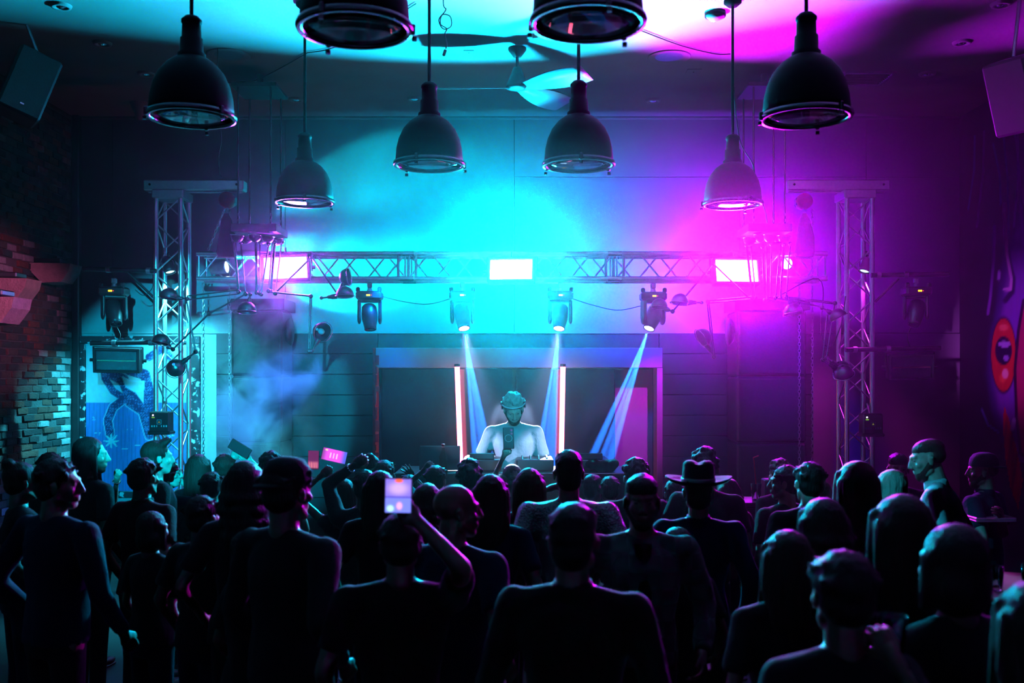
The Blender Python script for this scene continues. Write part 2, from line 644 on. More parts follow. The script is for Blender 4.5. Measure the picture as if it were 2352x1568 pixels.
# rough stone corbels jutting from the bricks
STONE = pm('pinkish_rough_stone', (0.62, 0.42, 0.40), 0.6, 0, 16, 0.35, 0.6, 45)
for px, py, Y, sc, lab in ((140, 606, 10.5, 1.0, 'pink rough stone corbel nearest the back wall corner of the brick wall'),
                           (38, 640, 9.4, 1.05, 'pale pink stone corbel with a metal cap, middle one of three'),
                           (4, 682, 8.2, 1.1, 'stone corbel glowing violet at the left picture edge, nearest of three')):
    c = P(px, py, Y)
    L = c.x - XL
    # wedge: long flat top, curved belly, built along x from the wall
    prof = []
    w2 = .14 * sc
    x1 = c.x + .16 * sc
    top = c.z
    pts = [(XL - .02, top), (x1, top - .01), (x1 - .02, top - .09 * sc), (x1 - .1 * sc, top - .2 * sc), (x1 - .3 * sc, top - .21 * sc), (XL - .02, top - .06)]
    n = len(pts)
    m_ = MB().prism([(p[0], p[1]) for p in pts], (0, Y - w2, 0), (1, 0, 0), (0, 0, 1), (0, 2 * w2, 0))
    t = thing('stone_corbel', lab, 'corbel', (XL + .2, Y, top - .2), 'stone corbels on the brick wall')
    m_.build('stone', STONE, t)
    MB().box(((XL + x1 - .12) / 2, Y, top + .03), (x1 - .12 - XL, w2 * 1.4, .05), None, .01).build('cap', STEEL if sc > 1 else BLACK, t)

# ------------------------------------------------------------------ right wall with the painted mural
wall_r = struct(slab(XR, XR + .2, YF - .2, YB + .3, 0, ZC), 'wall_right', pm('mural_ground', (0.02, 0.018, 0.03), 0.6, 0, 6, 0.4, 0.05))


def dist_poly(x, y, pts):
    """distance to a polyline (arrays)"""
    d = np.full_like(x, 1e9)
    for (x0, y0), (x1, y1) in zip(pts[:-1], pts[1:]):
        dx, dy = x1 - x0, y1 - y0
        t = np.clip(((x - x0) * dx + (y - y0) * dy) / (dx * dx + dy * dy), 0, 1)
        d = np.minimum(d, np.hypot(x - x0 - t * dx, y - y0 - t * dy))
    return d


def in_poly(x, y, pts):
    ins = np.zeros(x.shape, bool)
    n = len(pts)
    for i in range(n):
        x0, y0 = pts[i]
        x1, y1 = pts[(i + 1) % n]
        c = ((y0 > y) != (y1 > y)) & (x < (x1 - x0) * (y - y0) / (y1 - y0 + 1e-9) + x0)
        ins ^= c
    return ins


def sm(e0, e1, x):
    t = np.clip((x - e0) / (e1 - e0), 0, 1)
    return t * t * (3 - 2 * t)


def paint_grid(name, o, ux, uy, w, h, step, fn, parent, mat, nrm):
    nu, nv = int(w / step) + 1, int(h / step) + 1
    u = np.linspace(0, w, nu)
    v = np.linspace(0, h, nv)
    U, V = np.meshgrid(u, v)
    colr = fn(U, V)
    o, ux, uy = np.array(o), np.array(ux), np.array(uy)
    co = o[None, :] + U.reshape(-1, 1) * ux + V.reshape(-1, 1) * uy
    mb = MB()
    mb.v = [tuple(c) for c in co]
    for j in range(nv - 1):
        for i in range(nu - 1):
            a = j * nu + i
            mb.f.append((a, a + 1, a + nu + 1, a + nu) if nrm else (a, a + nu, a + nu + 1, a + 1))
    mb.sm = [False] * len(mb.f)
    ob = mb.build(name, mat, parent)
    ca = ob.data.color_attributes.new('paint', 'FLOAT_COLOR', 'POINT')
    rgba = np.ones((nu * nv, 4))
    rgba[:, :3] = colr.reshape(-1, 3)
    ca.data.foreach_set('color', rgba.reshape(-1))
    return ob


def blend(c, mask, col):
    m = np.clip(mask, 0, 1)[..., None]
    return c * (1 - m) + np.array(col) * m


def mural(U, V):
    Yw = YB - .02 - U
    px = 1176 + XR * F_PX / Yw
    py = HOR - (V + .3 - CAM_H) * F_PX / Yw
    c = np.zeros(U.shape + (3,)) + np.array((0.012, 0.01, 0.02))
    # hair strokes at the top
    for k, (a, b, d, e) in enumerate(((2240, 300, 2225, 480), (2262, 260, 2245, 520), (2300, 250, 2318, 560), (2325, 240, 2352, 600), (2282, 330, 2300, 470), (2338, 300, 2330, 520))):
        q = dist_poly(px, py, [(a, b), ((a + d) / 2 + 6, (b + e) / 2), (d, e)])
        c = blend(c, sm(3.5, .5, q) * .9, (0.25, 0.08, 0.4) if k % 2 else (0.05, 0.12, 0.3))
    # face with a soft edge
    edge = np.interp(py, [480, 560, 640, 700, 780, 860, 940, 1040], [2330, 2305, 2292, 2285, 2268, 2262, 2272, 2300])
    face = sm(0, 34, px - edge) * sm(470, 600, py)
    c = blend(c, face * (py < 1060), (0.22, 0.06, 0.5))
    c = blend(c, sm(14, 2, np.abs(px - edge - 12)) * (py > 560) * (py < 1020) * .5, (0.03, 0.02, 0.18))
    # cheek and nose lines
    c = blend(c, sm(5, 1, dist_poly(px, py, [(2285, 520), (2283, 600), (2276, 680), (2270, 720)])), (0.28, 0.08, 0.55))
    c = blend(c, sm(9, 3, dist_poly(px, py, [(2310, 480), (2316, 590), (2328, 640), (2326, 670), (2310, 690)])), (0.02, 0.01, 0.06))
    c = blend(c, sm(5, 1.5, dist_poly(px, py, [(2307, 470), (2313, 580), (2324, 640), (2322, 664), (2308, 664)])), (0.75, 0.4, 0.9))
    c = blend(c, sm(5, 2, dist_poly(px, py, [(2296, 625), (2295, 640)])), (0.5, 0.3, 0.8))
    # lips
    lo = np.hypot((px - 2306) / 28, (py - 815) / 84)
    c = blend(c, sm(1.12, 1.0, lo), (0.02, 0.0, 0.03))
    c = blend(c, sm(1.02, .96, lo), (0.75, 0.03, 0.02))
    c = blend(c, sm(.5, .2, np.hypot((px - 2304) / 22, (py - 868) / 30)), (1.0, 0.12, 0.05))
    c = blend(c, sm(1, .6, np.hypot((px - 2310) / 9, (py - 858) / 14)), (1.0, 0.5, 0.5))
    c = blend(c, sm(1, .5, np.hypot((px - 2306) / 14, (py - 752) / 10)), (1.0, 0.2, 0.12))
    inn = np.hypot((px - 2306) / 20, (py - 805) / 34)
    c = blend(c, sm(1.05, .9, inn), (0.01, 0.0, 0.04))
    c = blend(c, sm(1, .8, np.hypot((px - 2308) / 16, (py - 790) / 8)), (0.5, 0.35, 0.85))
    c = blend(c, sm(1, .7, np.hypot((px - 2312) / 8, (py - 822) / 7)), (0.35, 0.25, 0.7))
    # red ribbons
    for pts in ([(2352, 690), (2340, 760), (2332, 850), (2336, 960), (2345, 1040), (2352, 1045)],):
        c = blend(c, in_poly(px, py, [(2356, 690), (2342, 740), (2330, 850), (2334, 960), (2346, 1045), (2360, 1045)]) * 1.0, (0.5, 0.02, 0.12))
        c = blend(c, sm(5, 2, dist_poly(px, py, pts)), (0.02, 0.0, 0.02))
    rib = in_poly(px, py, [(2308, 934), (2318, 960), (2338, 1040), (2350, 1100), (2340, 1168), (2322, 1120), (2310, 1050), (2304, 970)])
    c = blend(c, rib * 1.0, (0.9, 0.02, 0.03))
    c = blend(c, rib * sm(4, 1, np.abs(((px * .8 + py * .12) % 14) - 7)) * .6, (0.4, 0.0, 0.03))
    c = blend(c, sm(3.5, 1, dist_poly(px, py, [(2256, 940), (2270, 975), (2294, 992)])), (0.2, 0.25, 0.8))
    c = blend(c, sm(6, 3, dist_poly(px, py, [(2326, 985), (2330, 965)])), (0.6, 0.5, 0.9))
    return c


paint_grid('mural', (XR - .004, YB - .02, .3), (0, -1, 0), (0, 0, 1), 2.4, 4.5, .02, mural, wall_r, vcol('mural_paint', .5), False)

# ------------------------------------------------------------------ framed painted board on the left of the stage
bx0, bx1, bz0, bz1 = wx(182), wx(462), 0.75, wz(772)
board = thing('framed_painting', 'large framed blue painting with swirling dark letter and stars, left of the stage', 'painting', ((bx0 + bx1) / 2, YB - .05, bz0))


def art(U, V):
    x = (bx0 + .09 + U) / KW + 1176
    y = HOR - (bz0 + .07 + V - CAM_H) / KW
    c = np.zeros(U.shape + (3,)) + np.array((0.45, 0.62, 0.7))
    low = y > 925
    c = blend(c, low * 1.0, (0.06, 0.22, 0.62))
    c = blend(c, low * sm(.45, .9, np.abs(np.sin(x * .9) * np.sin(x * .37 + y * .02))) * .6, (0.02, 0.08, 0.3))

    def stroke(pts, r):
        d = dist_poly(x, y, pts)
        return d - r
    body = np.minimum.reduce([stroke([(240, 840), (243, 868), (262, 898), (288, 915)], 8), stroke([(262, 860), (285, 872), (300, 905), (318, 930)], 13),
                              stroke([(288, 915), (262, 935), (250, 965), (255, 995)], 9), stroke([(300, 850), (335, 860), (345, 900), (342, 960)], 12),
                              stroke([(300, 925), (330, 945), (345, 1000)], 9), stroke([(345, 820), (375, 800), (400, 830)], 9)])
    n1 = np.sin(x * .55 + np.sin(y * .31) * 2) * np.sin(y * .6 + np.sin(x * .4) * 2)
    c = blend(c, sm(1.0, -1.0, body), (0.015, 0.03, 0.14))
    c = blend(c, sm(0, -2, body) * sm(.1, .7, n1) * .7, (0.12, 0.35, 0.75))
    c = blend(c, sm(1.4, .4, np.abs(body - 1.5)), (0.4, 0.75, 0.9))
    for q in ([(284, 866), (300, 874), (333, 876), (331, 896), (312, 899), (292, 888)],):
        dd = dist_poly(x, y, q + q[:1])
        c = blend(c, in_poly(x, y, q) * 1.0, (0.45, 0.66, 0.75))
        c = blend(c, sm(2.6, 1.2, dd), (0.4, 0.75, 0.9))
    for sx, sy, R, kk in ((258, 1012, 18, 8), (227, 994, 8, 8), (300, 986, 8, 8), (288, 1030, 7, 8), (218, 960, 6, 6), (318, 1022, 6, 8), (395, 1000, 8, 8)):
        r = np.hypot(x - sx, y - sy)
        th = np.arctan2(y - sy, x - sx)
        lim = R * (.35 + .65 * np.abs(np.cos(th * kk / 2)) ** 3) if R > 10 else R * np.abs(np.cos(th * kk / 2)) ** 12
        c = blend(c, (r < lim) * 1.0, (0.3, 0.8, 0.85))
    return c


paint_grid('canvas', (bx0 + .09, YB - .03, bz0 + .07), (1, 0, 0), (0, 0, 1), bx1 - bx0 - .18, bz1 - bz0 - .15, .01, art, board, vcol('canvas_paint', .45), True)


def distressed(name):
    m = bpy.data.materials.new(name)
    m.use_nodes = True
    nt = m.node_tree
    b = nt.nodes['Principled BSDF']
    tc = nt.nodes.new('ShaderNodeTexCoord')
    nz = nt.nodes.new('ShaderNodeTexNoise')
    nz.inputs['Scale'].default_value = 14
    nz.inputs['Detail'].default_value = 6
    cr = nt.nodes.new('ShaderNodeValToRGB')
    cr.color_ramp.elements[0].position = .56
    cr.color_ramp.elements[0].color = (0.012, 0.014, 0.02, 1)
    cr.color_ramp.elements[1].position = .6
    cr.color_ramp.elements[1].color = (0.5, 0.55, 0.6, 1)
    nt.links.new(tc.outputs['Object'], nz.inputs['Vector'])
    nt.links.new(nz.outputs['Fac'], cr.inputs[0])
    nt.links.new(cr.outputs[0], b.inputs['Base Color'])
    b.inputs['Roughness'].default_value = .6
    return m


DIST = distressed('chipped_black_frame_paint')
w = .085
for a, b, c_, d in ((bx0, bx1, bz1 - w, bz1), (bx0, bx0 + w, bz0, bz1 - w), (bx1 - w - .06, bx1, bz0, bz1 - w), (bx0 + w, bx1 - w, bz0, bz0 + .06)):
    slab(a, b, YB - .06, YB - .005, c_, d, .006).build('frame', DIST, board)

# ------------------------------------------------------------------ ceiling fittings
def czat(px, py):
    """point on the ceiling seen at a pixel"""
    Y = (ZC - CAM_H) * F_PX / (HOR - py)
    return P(px, py, Y)


for px, py, lab in ((525, 126, 'round ceiling loudspeaker grille left of the fan'), (1537, 130, 'round ceiling loudspeaker grille on the magenta part of the ceiling')):
    c = czat(px, py)
    t = thing('ceiling_loudspeaker', lab, 'ceiling speaker', (c.x, c.y, ZC), 'ceiling loudspeakers')
    M_ = Matrix.Translation((c.x, c.y, ZC))
    MB().lathe([(.13, -.004), (.19, -.012), (.2, -.006), (.2, .0)], 32, M_).build('rim', CEILP, t)
    MB().lathe([(0, -.006), (.08, -.008), (.13, -.004)], 32, M_).build('grille', STEEL, t)
dl = [(235, 98, 'second downlight from the left picture edge'), (140, 12, 'downlight in the far top left corner'), (335, 168, 'downlight just left of the dark left pendant'),
      (680, 227, 'round downlight right of the left hanging rods'), (952, 225, 'round downlight left of the fan near the stage wall'), (1500, 229, 'small downlight on the blue ceiling near the stage wall'),
      (1695, 258, 'downlight behind the rod of the right stage pendant'), (2210, 96, 'downlight on the dark right ceiling, middle one'), (2130, 168, 'downlight on the dark right ceiling above the wall corner'), (2300, 8, 'downlight in the far top right corner')]
for px, py, lab in dl:
    c = czat(px, py)
    t = thing('downlight', lab, 'downlight', (c.x, c.y, ZC), 'recessed ceiling downlights')
    M_ = Matrix.Translation((c.x, c.y, ZC))
    MB().lathe([(.045, .0), (.05, -.02), (.075, -.022), (.085, 0)], 20, M_).build('bezel', WHITEP, t)
    MB().ell((c.x, c.y, ZC + .002), (.045, .045, .03), None, 14, 8).build('lens', CHROME, t)
c = czat(320, 236)
mb = MB().lathe([(.0, -.19), (.04, -.18), (.05, -.1), (.07, -.08), (.1, 0)], 18, Matrix.Translation((c.x, c.y, ZC)))
single(mb, 'ceiling_spotlight', WHITEP, 'white cone-shaped ceiling spotlight left of the dark left pendant', 'spotlight')
c = czat(1643, 30)
t = thing('smoke_detector', 'black and white smoke detector on the magenta ceiling', 'smoke detector', (c.x, c.y, ZC))
MB().lathe([(0, -.03), (.085, -.03), (.085, 0)], 20, Matrix.Translation((c.x, c.y, ZC))).build('base', BLACKP, t)
MB().lathe([(0, -.07), (.03, -.066), (.05, -.05), (.075, -.03), (.075, -.028)], 20, Matrix.Translation((c.x, c.y, ZC))).build('cap', WHITEP, t)
for px, py, w_, lab in ((1077, 119, .1, 'small square blank plate on the cyan ceiling'), (1593, 163, .14, 'square blank plate on the magenta ceiling')):
    c = czat(px, py)
    t = thing('ceiling_plate', lab, 'plate', (c.x, c.y, ZC))
    MB().box((c.x, c.y, ZC - .004), (w_, w_, .008), None, .002).build('plate', CEILP, t)
    MB().ell((c.x, c.y, ZC - .008), .006, None, 8, 5).build('screw', BLACK, t)
c = czat(1982, 178)
t = thing('air_vent', 'rectangular slotted air vent on the dark right ceiling', 'vent', (c.x, c.y, ZC))
mb = MB()
for sx in (-1, 1):
    mb.box((c.x + sx * .24, c.y, ZC - .012), (.04, .42, .024), None, .004)
    mb.box((c.x, c.y + sx * .2, ZC - .012), (.5, .04, .024), None, .004)
mb.build('frame', STEEL, t)
for k in range(8):
    MB().box((c.x, c.y - .16 + k * .045, ZC - .012), (.44, .034, .004), Matrix.Rotation(.6, 3, 'X')).build('louvre', BLACK, t)
# ================================================================== RIGGING
def chain(p0, p1, link_l=.04, wire=.0045, mb=None):
    mb = mb or MB()
    p0, p1 = Vector(p0), Vector(p1)
    d = p1 - p0
    n = max(2, int(d.length / (link_l * .78)))
    q = d.to_track_quat('Z', 'Y').to_matrix()
    for k in range(n):
        c = p0 + d * ((k + .5) / n)
        tw = Matrix.Rotation((PI / 2) * (k % 2), 3, 'Z')
        pts = []
        for i in range(8):
            a = 2 * PI * i / 8
            v = Vector((math.cos(a) * link_l * .28, 0, math.sin(a) * link_l * .5))
            pts.append(c + q @ (tw @ v))
        mb.sweep(pts, wire, 4, True)
    return mb


def truss(root, a, b, up, side, s, step, rc=.025, rb=.009, mat=ALU):
    """box truss between a and b (corner chord at a), up and side vectors of the box, size s"""
    a, b = Vector(a), Vector(b)
    up, side = Vector(up).normalized() * s, Vector(side).normalized() * s
    L = (b - a).length
    d = (b - a).normalized()
    offs = [Vector((0, 0, 0)), up, up + side, side]
    for o in offs:
        MB().cone(a + o, b + o, rc, rc, 14).build('chord', mat, root)
    n = max(1, round(L / step))
    st = L / n
    for f in range(4):
        o0, o1 = offs[f], offs[(f + 1) % 4]
        for k in range(n):
            m0, m1 = (o0, o1) if (k + f) % 2 == 0 else (o1, o0)
            MB().cone(a + m0 + d * (k * st + .015), a + m1 + d * ((k + 1) * st - .015), rb, rb, 7, False).build('brace', mat, root)
        for e in (0.02, L - .02):
            MB().cone(a + o0 + d * e, a + o1 + d * e, rb, rb, 7, False).build('end_brace', mat, root)


# horizontal beam of the goal post
s = .255
zc_lo = P(1176, 640, Y_TR).z
x0, x1 = P(452, 600, Y_TR).x, P(1900, 600, Y_TR).x
beam = thing('truss_beam', 'long horizontal aluminium box truss across the stage carrying the lamps', 'truss', ((x0 + x1) / 2, Y_TR + s / 2, zc_lo))
for seg in ((x0, P(935, 0, Y_TR).x), (P(935, 0, Y_TR).x, P(1412, 0, Y_TR).x), (P(1412, 0, Y_TR).x, x1)):
    truss(beam, (seg[0], Y_TR, zc_lo), (seg[1], Y_TR, zc_lo), (0, 0, 1), (0, 1, 0), s, .235)
for xj in (P(935, 0, Y_TR).x, P(1412, 0, Y_TR).x):
    for dz in (0, s):
        for dy in (0, s):
            MB().cone((xj - .07, Y_TR + dy, zc_lo + dz), (xj + .07, Y_TR + dy, zc_lo + dz), .029, .029, 14).build('coupler', CHROME, beam)
    for sx in (-.09, .09):
        MB().cone((xj + sx, Y_TR, zc_lo), (xj + sx, Y_TR, zc_lo + s), .014, .014, 8).build('end_brace', ALU, beam)

# columns with head beams
for side in (-1, 1):
    lr = 'left' if side < 0 else 'right'
    px0, px1 = (358, 415) if side < 0 else (1945, 2003)
    a = P(px0, 700, Y_TR)
    b = P(px1, 700, Y_TR)
    w_ = b.x - a.x
    root = thing('truss_column', f'upright aluminium box truss column {"in front of the blue painting" if side < 0 else "on the violet right side of the stage"}', 'truss', (a.x + w_ / 2, Y_TR + w_ / 2, 0), 'truss columns')
    ztop = P(0, 450, Y_TR).z
    truss(root, (a.x, Y_TR, .03), (a.x, Y_TR, ztop), (1, 0, 0), (0, 1, 0), w_, .27)
    MB().box((a.x + w_ / 2, Y_TR + w_ / 2, ztop + .02), (w_ + .07, w_ + .07, .09), None, .01).build('top_block', ALU, root)
    MB().box((a.x + w_ / 2, Y_TR + w_ / 2, .0125), (w_ + .35, w_ + .35, .025), None, .004).build('base_plate', STEEL, root)
    hx0, hx1 = (324, 556) if side < 0 else (1812, 2050)
    h0, h1 = P(hx0, 425, Y_TR), P(hx1, 425, Y_TR)
    zb = ztop + .068
    hb = thing('head_beam', f'flat aluminium head beam on top of the {lr} truss column', 'beam', ((h0.x + h1.x) / 2, Y_TR + w_ / 2, zb), 'head beams')
    MB().box(((h0.x + h1.x) / 2, Y_TR + w_ / 2, zb + .056), (h1.x - h0.x, .16, .11), None, .012).build('bar', ALU, hb)
    for e in (h0.x + .07, h1.x - .07):
        MB().cone((e, Y_TR + w_ / 2 - .085, zb + .06), (e, Y_TR + w_ / 2 - .075, zb + .06), .012, .012, 10).build('bolt', BLACK, hb)
    MB().cone((h0.x + .03, Y_TR + w_ / 2, zb - .004), (h1.x - .03, Y_TR + w_ / 2, zb - .004), .012, .012, 8).build('stiffener', ALU, hb)
    # chain hoist hanging from the inner end
    hx, hy = (522, 460) if side < 0 else (1846, 463)
    c = P(hx, hy, Y_TR + w_ / 2)
    ht = thing('chain_hoist', f'red chain hoist with black chain bag under the {lr} head beam', 'hoist', (c.x, c.y, c.z - .6), 'chain hoists')
    Mh = Matrix.Translation(c) @ Matrix.Rotation(PI / 2, 4, 'X')
    MB().lathe([(0, -.075), (.06, -.075), (.082, -.05), (.085, 0), (.082, .05), (.06, .075), (0, .075)], 22, Mh).build('housing', REDP, ht)
    MB().box((c.x - side * .05, c.y + .02, c.z + .0), (.07, .12, .1), None, .02).build('gearbox', BLACKP, ht)
    MB().cone((c.x, c.y, c.z + .08), (c.x, c.y, zb - .0), .009, .009, 8).build('hook', STEEL, ht)
    # chain bag: tapered cloth sack
    bc = P(520 if side < 0 else 1848, 590, Y_TR - .14)
    bt = P(520 if side < 0 else 1848, 490, Y_TR - .14)
    MB().loft([((bc.x, bc.y, bc.z), .085, .07), ((bc.x, bc.y, bc.z + .05), .1, .08), ((bc.x + .01, bc.y, bc.z + .2), .085, .07), ((bc.x, bc.y, bt.z - .06), .05, .045), ((bc.x, bc.y, bt.z), .02, .02)], 14).build('chain_bag', pm('black_cordura', (0.012, .012, .014), .9, 0, 60, .3, .3), ht)
    chain((bc.x, bc.y, bt.z), (c.x, c.y, c.z - .08)).build('bag_chain', STEEL, ht)
    # load chain down to the truss and hand chains to the floor
    if side < 0:
        chain(P(516, 480, c.y), P(478, 574, Y_TR + .13)).build('load_chain', CHROME, ht)
        tw = ((467, 650, 1120), (527, 480, 1120))
    else:
        tw = ((1866, 480, 1120), (1836, 600, 1120))
    for px, pa, pb in tw:
        ch = chain(P(px, pa, Y_TR + .32), P(px, pb, Y_TR + .32), .045, .004)
        ch.build('hand_chain', STEEL, ht)

# ------------------------------------------------------------------ strobe panels
def panel(loc, sz, dr, lit, label, group, roll=0.0, tint=None, hang=None):
    dr = Vector(dr).normalized()
    q = (dr).to_track_quat('-Y', 'Z').to_matrix() @ Matrix.Rotation(roll, 3, 'Y')
    w, h = sz
    t = thing('strobe_panel', label, 'stage light', loc, group)
    B = lambda c, d, ch=.006, m=None: (m or MB()).box(Vector(loc) + q @ Vector(c), d, q, ch)
    B((0, .05, 0), (w + .06, .1, h + .06), .012).build('housing', BLACK, t)
    fr = MB()
    for sx in (-1, 1):
        B((sx * (w / 2 + .018), -.008, 0), (.024, .03, h + .06), .004, fr)
        B((0, -.008, sx * (h / 2 + .018)), (w + .06, .03, .024), .004, fr)
    fr.build('bezel', BLACK, t)
    B((0, -.004, 0), (w, .008, h), .001).build('led_panel' if lit else 'reflector_grid', tint if lit else pm('dark_led_lens', (.03, .035, .05), .2, .2, 200, .5, .3, 220), t)
    B((0, -.010, 0), (w * .96, .004, .012 if not lit else .003), .001).build('centre_tube', pm('frosted_tube', (.5, .35, .2), .3) if not lit else tint, t)
    yk = MB()
    for sx in (-1, 1):
        B((sx * (w / 2 + .045), .05, h * .28), (.012, .03, h * .9), .003, yk)
    B((0, .05, h * .72), (w + .1, .03, .012), .003, yk)
    yk.build('yoke', BLACK, t)
    kn = MB()
    for sx in (-1, 1):
        e = Vector(loc) + q @ Vector((sx * (w / 2 + .05), .05, 0))
        kn.cone(e, e + q @ Vector((sx * .03, 0, 0)), .018, .018, 10)
    kn.build('knob', BLACKP, t)
    c0 = Vector(loc) + q @ Vector((0, .05, h * .72))
    MB().cone(c0, c0 + Vector((0, 0, .06)), .012, .012, 8).build('clamp', STEEL, t)
    return t


tints = {'left': em('led_violet_white', (0.75, 0.5, 1.0), 5), 'centre': em('led_cyan_white', (0.5, 0.9, 1.0), 14), 'right': em('led_magenta_white', (0.9, 0.45, 1.0), 14)}
labs = {'left': 'lit violet-white strobe panel behind the left lamp cluster on the truss', 'centre': 'blazing cyan-white strobe panel in the middle of the truss', 'right': 'blazing magenta-white strobe panel on the right part of the truss'}
for nm, loc, sz, colr, pw, dr, roll in PANELS:
    panel(loc, sz, dr, True, labs[nm], 'lit strobe panels', math.radians(-2.5 if nm == 'left' else 0), tints[nm])
panel(P(268, 828, Y_TR - .02), (.40, .19), (.08, -1, -.1), False, 'unlit strobe panel hanging in front of the blue painting', 'unlit strobe panels', math.radians(1))
panel(P(2093, 843, Y_TR - .02), (.39, .2), (-.08, -1, -.1), False, 'unlit strobe panel on the violet right wall', 'unlit strobe panels', math.radians(-1))

# ------------------------------------------------------------------ black outrigger pipes
for a, b, lab in (((190, 617), (358, 622), 'upper black pipe clamped to the left truss column'), ((208, 788), (362, 786), 'lower black pipe clamped to the left truss column'),
                  ((2000, 632), (2180, 629), 'upper black pipe clamped to the right truss column'), ((1942, 803), (2160, 799), 'lower black pipe clamped to the right truss column')):
    yy = Y_TR - .045
    p0, p1 = P(a[0], a[1], yy), P(b[0], b[1], yy)
    t = thing('lighting_pipe', lab, 'pipe', (p0 + p1) / 2, 'outrigger pipes')
    MB().cone(p0, p1, .024, .024, 14).build('tube', BLACK, t)
    for f in (.35, .9) if a[0] < 1000 else (.1, .45):
        c = p0.lerp(p1, f)
        d = (p1 - p0).normalized()
        MB().cone(c - d * .02, c + d * .02, .032, .032, 12).build('clamp', STEEL, t)
    if a[1] < 700 or b[1] < 700:
        q0 = P(327, 628, yy) if a[0] < 1000 else P(2064, 640, yy)
        q1 = P(352, 682, yy) if a[0] < 1000 else P(2010, 694, yy)
        q0 = P(290, 622, yy) if a[0] < 1000 else q0
        MB().cone(q0, q1, .013, .013, 8).build('stay', BLACK, t)

# ------------------------------------------------------------------ moving heads
def moving_head(top, tilt, pan, lit, label, dark=True):
    """top: point where the clamp meets the pipe; tilt: head axis direction"""
    top = Vector(top)
    t = thing('moving_head', label, 'stage light', top - Vector((0, 0, .42)), 'moving head lights')
    bm_ = BLACKP
    MB().box(top + Vector((0, 0, -.02)), (.05, .05, .06), None, .01).cone(top + Vector((0, 0, -.05)), top + Vector((0, 0, -.09)), .02, .035, 10).build('clamp', STEEL, t)
    z = -.13
    MB().box(top + Vector((0, 0, z)), (.26, .2, .09), None, .02).box(top + Vector((-.11, -.06, z + .06)), (.04, .04, .05), None, .01).box(top + Vector((.11, -.06, z + .06)), (.04, .04, .05), None, .01).build('base', bm_, t)
    d = MB().box(top + Vector((.0, -.102, z)), (.04, .006, .018), None, .001)
    d.build('display', em('display_yellow', (1.0, 0.75, 0.02), 1.6), t)
    MB().ell(top + Vector((.032, -.103, z)), .005, None, 8, 5).build('status_led', em('led_red', (1, .02, .02), 2), t)
    R = Matrix.Rotation(pan, 3, 'Z')
    y = MB()
    for sx in (-1, 1):
        y.box(top + R @ Vector((sx * .105, 0, -.27)), (.035, .11, .2), R, .014)
        y.ell(top + R @ Vector((sx * .105, 0, -.36)), (.022, .06, .06), R, 14, 8)
    y.box(top + Vector((0, 0, -.185)), (.2, .13, .03), R, .01)
    y.build('yoke', bm_, t)
    c = top + Vector((0, 0, -.34))
    ax = Vector(tilt).normalized()
    q = ax.to_track_quat('Z', 'Y').to_matrix().to_4x4()
    M_ = Matrix.Translation(c) @ q
    MB().lathe([(0, -.13), (.055, -.125), (.075, -.1), (.082, -.02), (.078, .04), (.062, .11), (.06, .14), (.052, .142), (.05, .12)], 22, M_).build('head', pm('pearl_grey_plastic', (.35, .36, .38), .35, 0, 20, .1) if not dark else bm_, t)
    MB().ell(c + ax * .128, (.052, .052, .016), q.to_3x3(), 18, 8).build('lens', em('lens_lit', (.55, .8, 1.0), 16) if lit else glass('lens_glass', (.7, .75, .8)), t)
    MB().ring(c + ax * .138, ax, .056, .006, 22, 6).build('lens_ring', CHROME if not dark else BLACK, t)
    return t


mh = [((262, 640), (0.35, -.5, -1), .5, False, 'unlit black moving head hanging from the upper left pipe', True, Y_TR - .045),
      ((849, 650), (.1, -.25, -1), .1, False, 'unlit moving head right of the left lamp cluster under the truss', True, Y_TR + .02),
      ((1062, 650), None, 0, True, 'lit moving head left of the centre strobe with beam leaning right', False, Y_TR + .02),
      ((1284, 650), None, 0, True, 'lit moving head right of the centre strobe above the right red tube', False, Y_TR + .02),
      ((1497, 652), None, .3, True, 'lit moving head behind the small dome lamps with beam falling left', True, Y_TR + .02),
      ((2104, 640), (-.3, -.3, -1), -.4, False, 'unlit moving head hanging from the upper right pipe', True, Y_TR - .045)]
bi = 0
for (px, py), tl, pan, lit, lab, dark, yy in mh:
    top = P(px, py, yy)
    if lit:
        a, b = BEAMS[bi]
        bi += 1
        top = Vector((a.x - (b - a).normalized().x * .14, yy, top.z))
        tl = (b - (top + Vector((0, 0, -.34)))).normalized()
    moving_head(top, tl, pan, lit, lab, dark)
    if lit:   # the lamp's own light, just outside its lens
        a_, (_, b_) = Vector(top) + Vector((0, 0, -.34)) + tl * .17, BEAMS[bi - 1]
        if bi < 3:                                                       # extra fill added at the lens to whiten the DJ's arms
            spot('dj_arm_fill', a_, P(1110 if bi == 1 else 1238, 1010, 8.35), (.5, .6, 1.0), 5000, 20, 1.0, 0.03)
        n_ = (b_ - a_).normalized().cross(Vector((0, 1, 0)))
        for f_, an in ((-1, 3.4), (0, 2.6), (1, 3.4), (.45, 1.6)):      # prism facets
            spot('beam_light', a_, b_ + n_ * f_ * (b_ - a_).length * (.055 if bi < 3 else .065), BEAM_COL, BEAM_W, an, 0.4, 0.008)

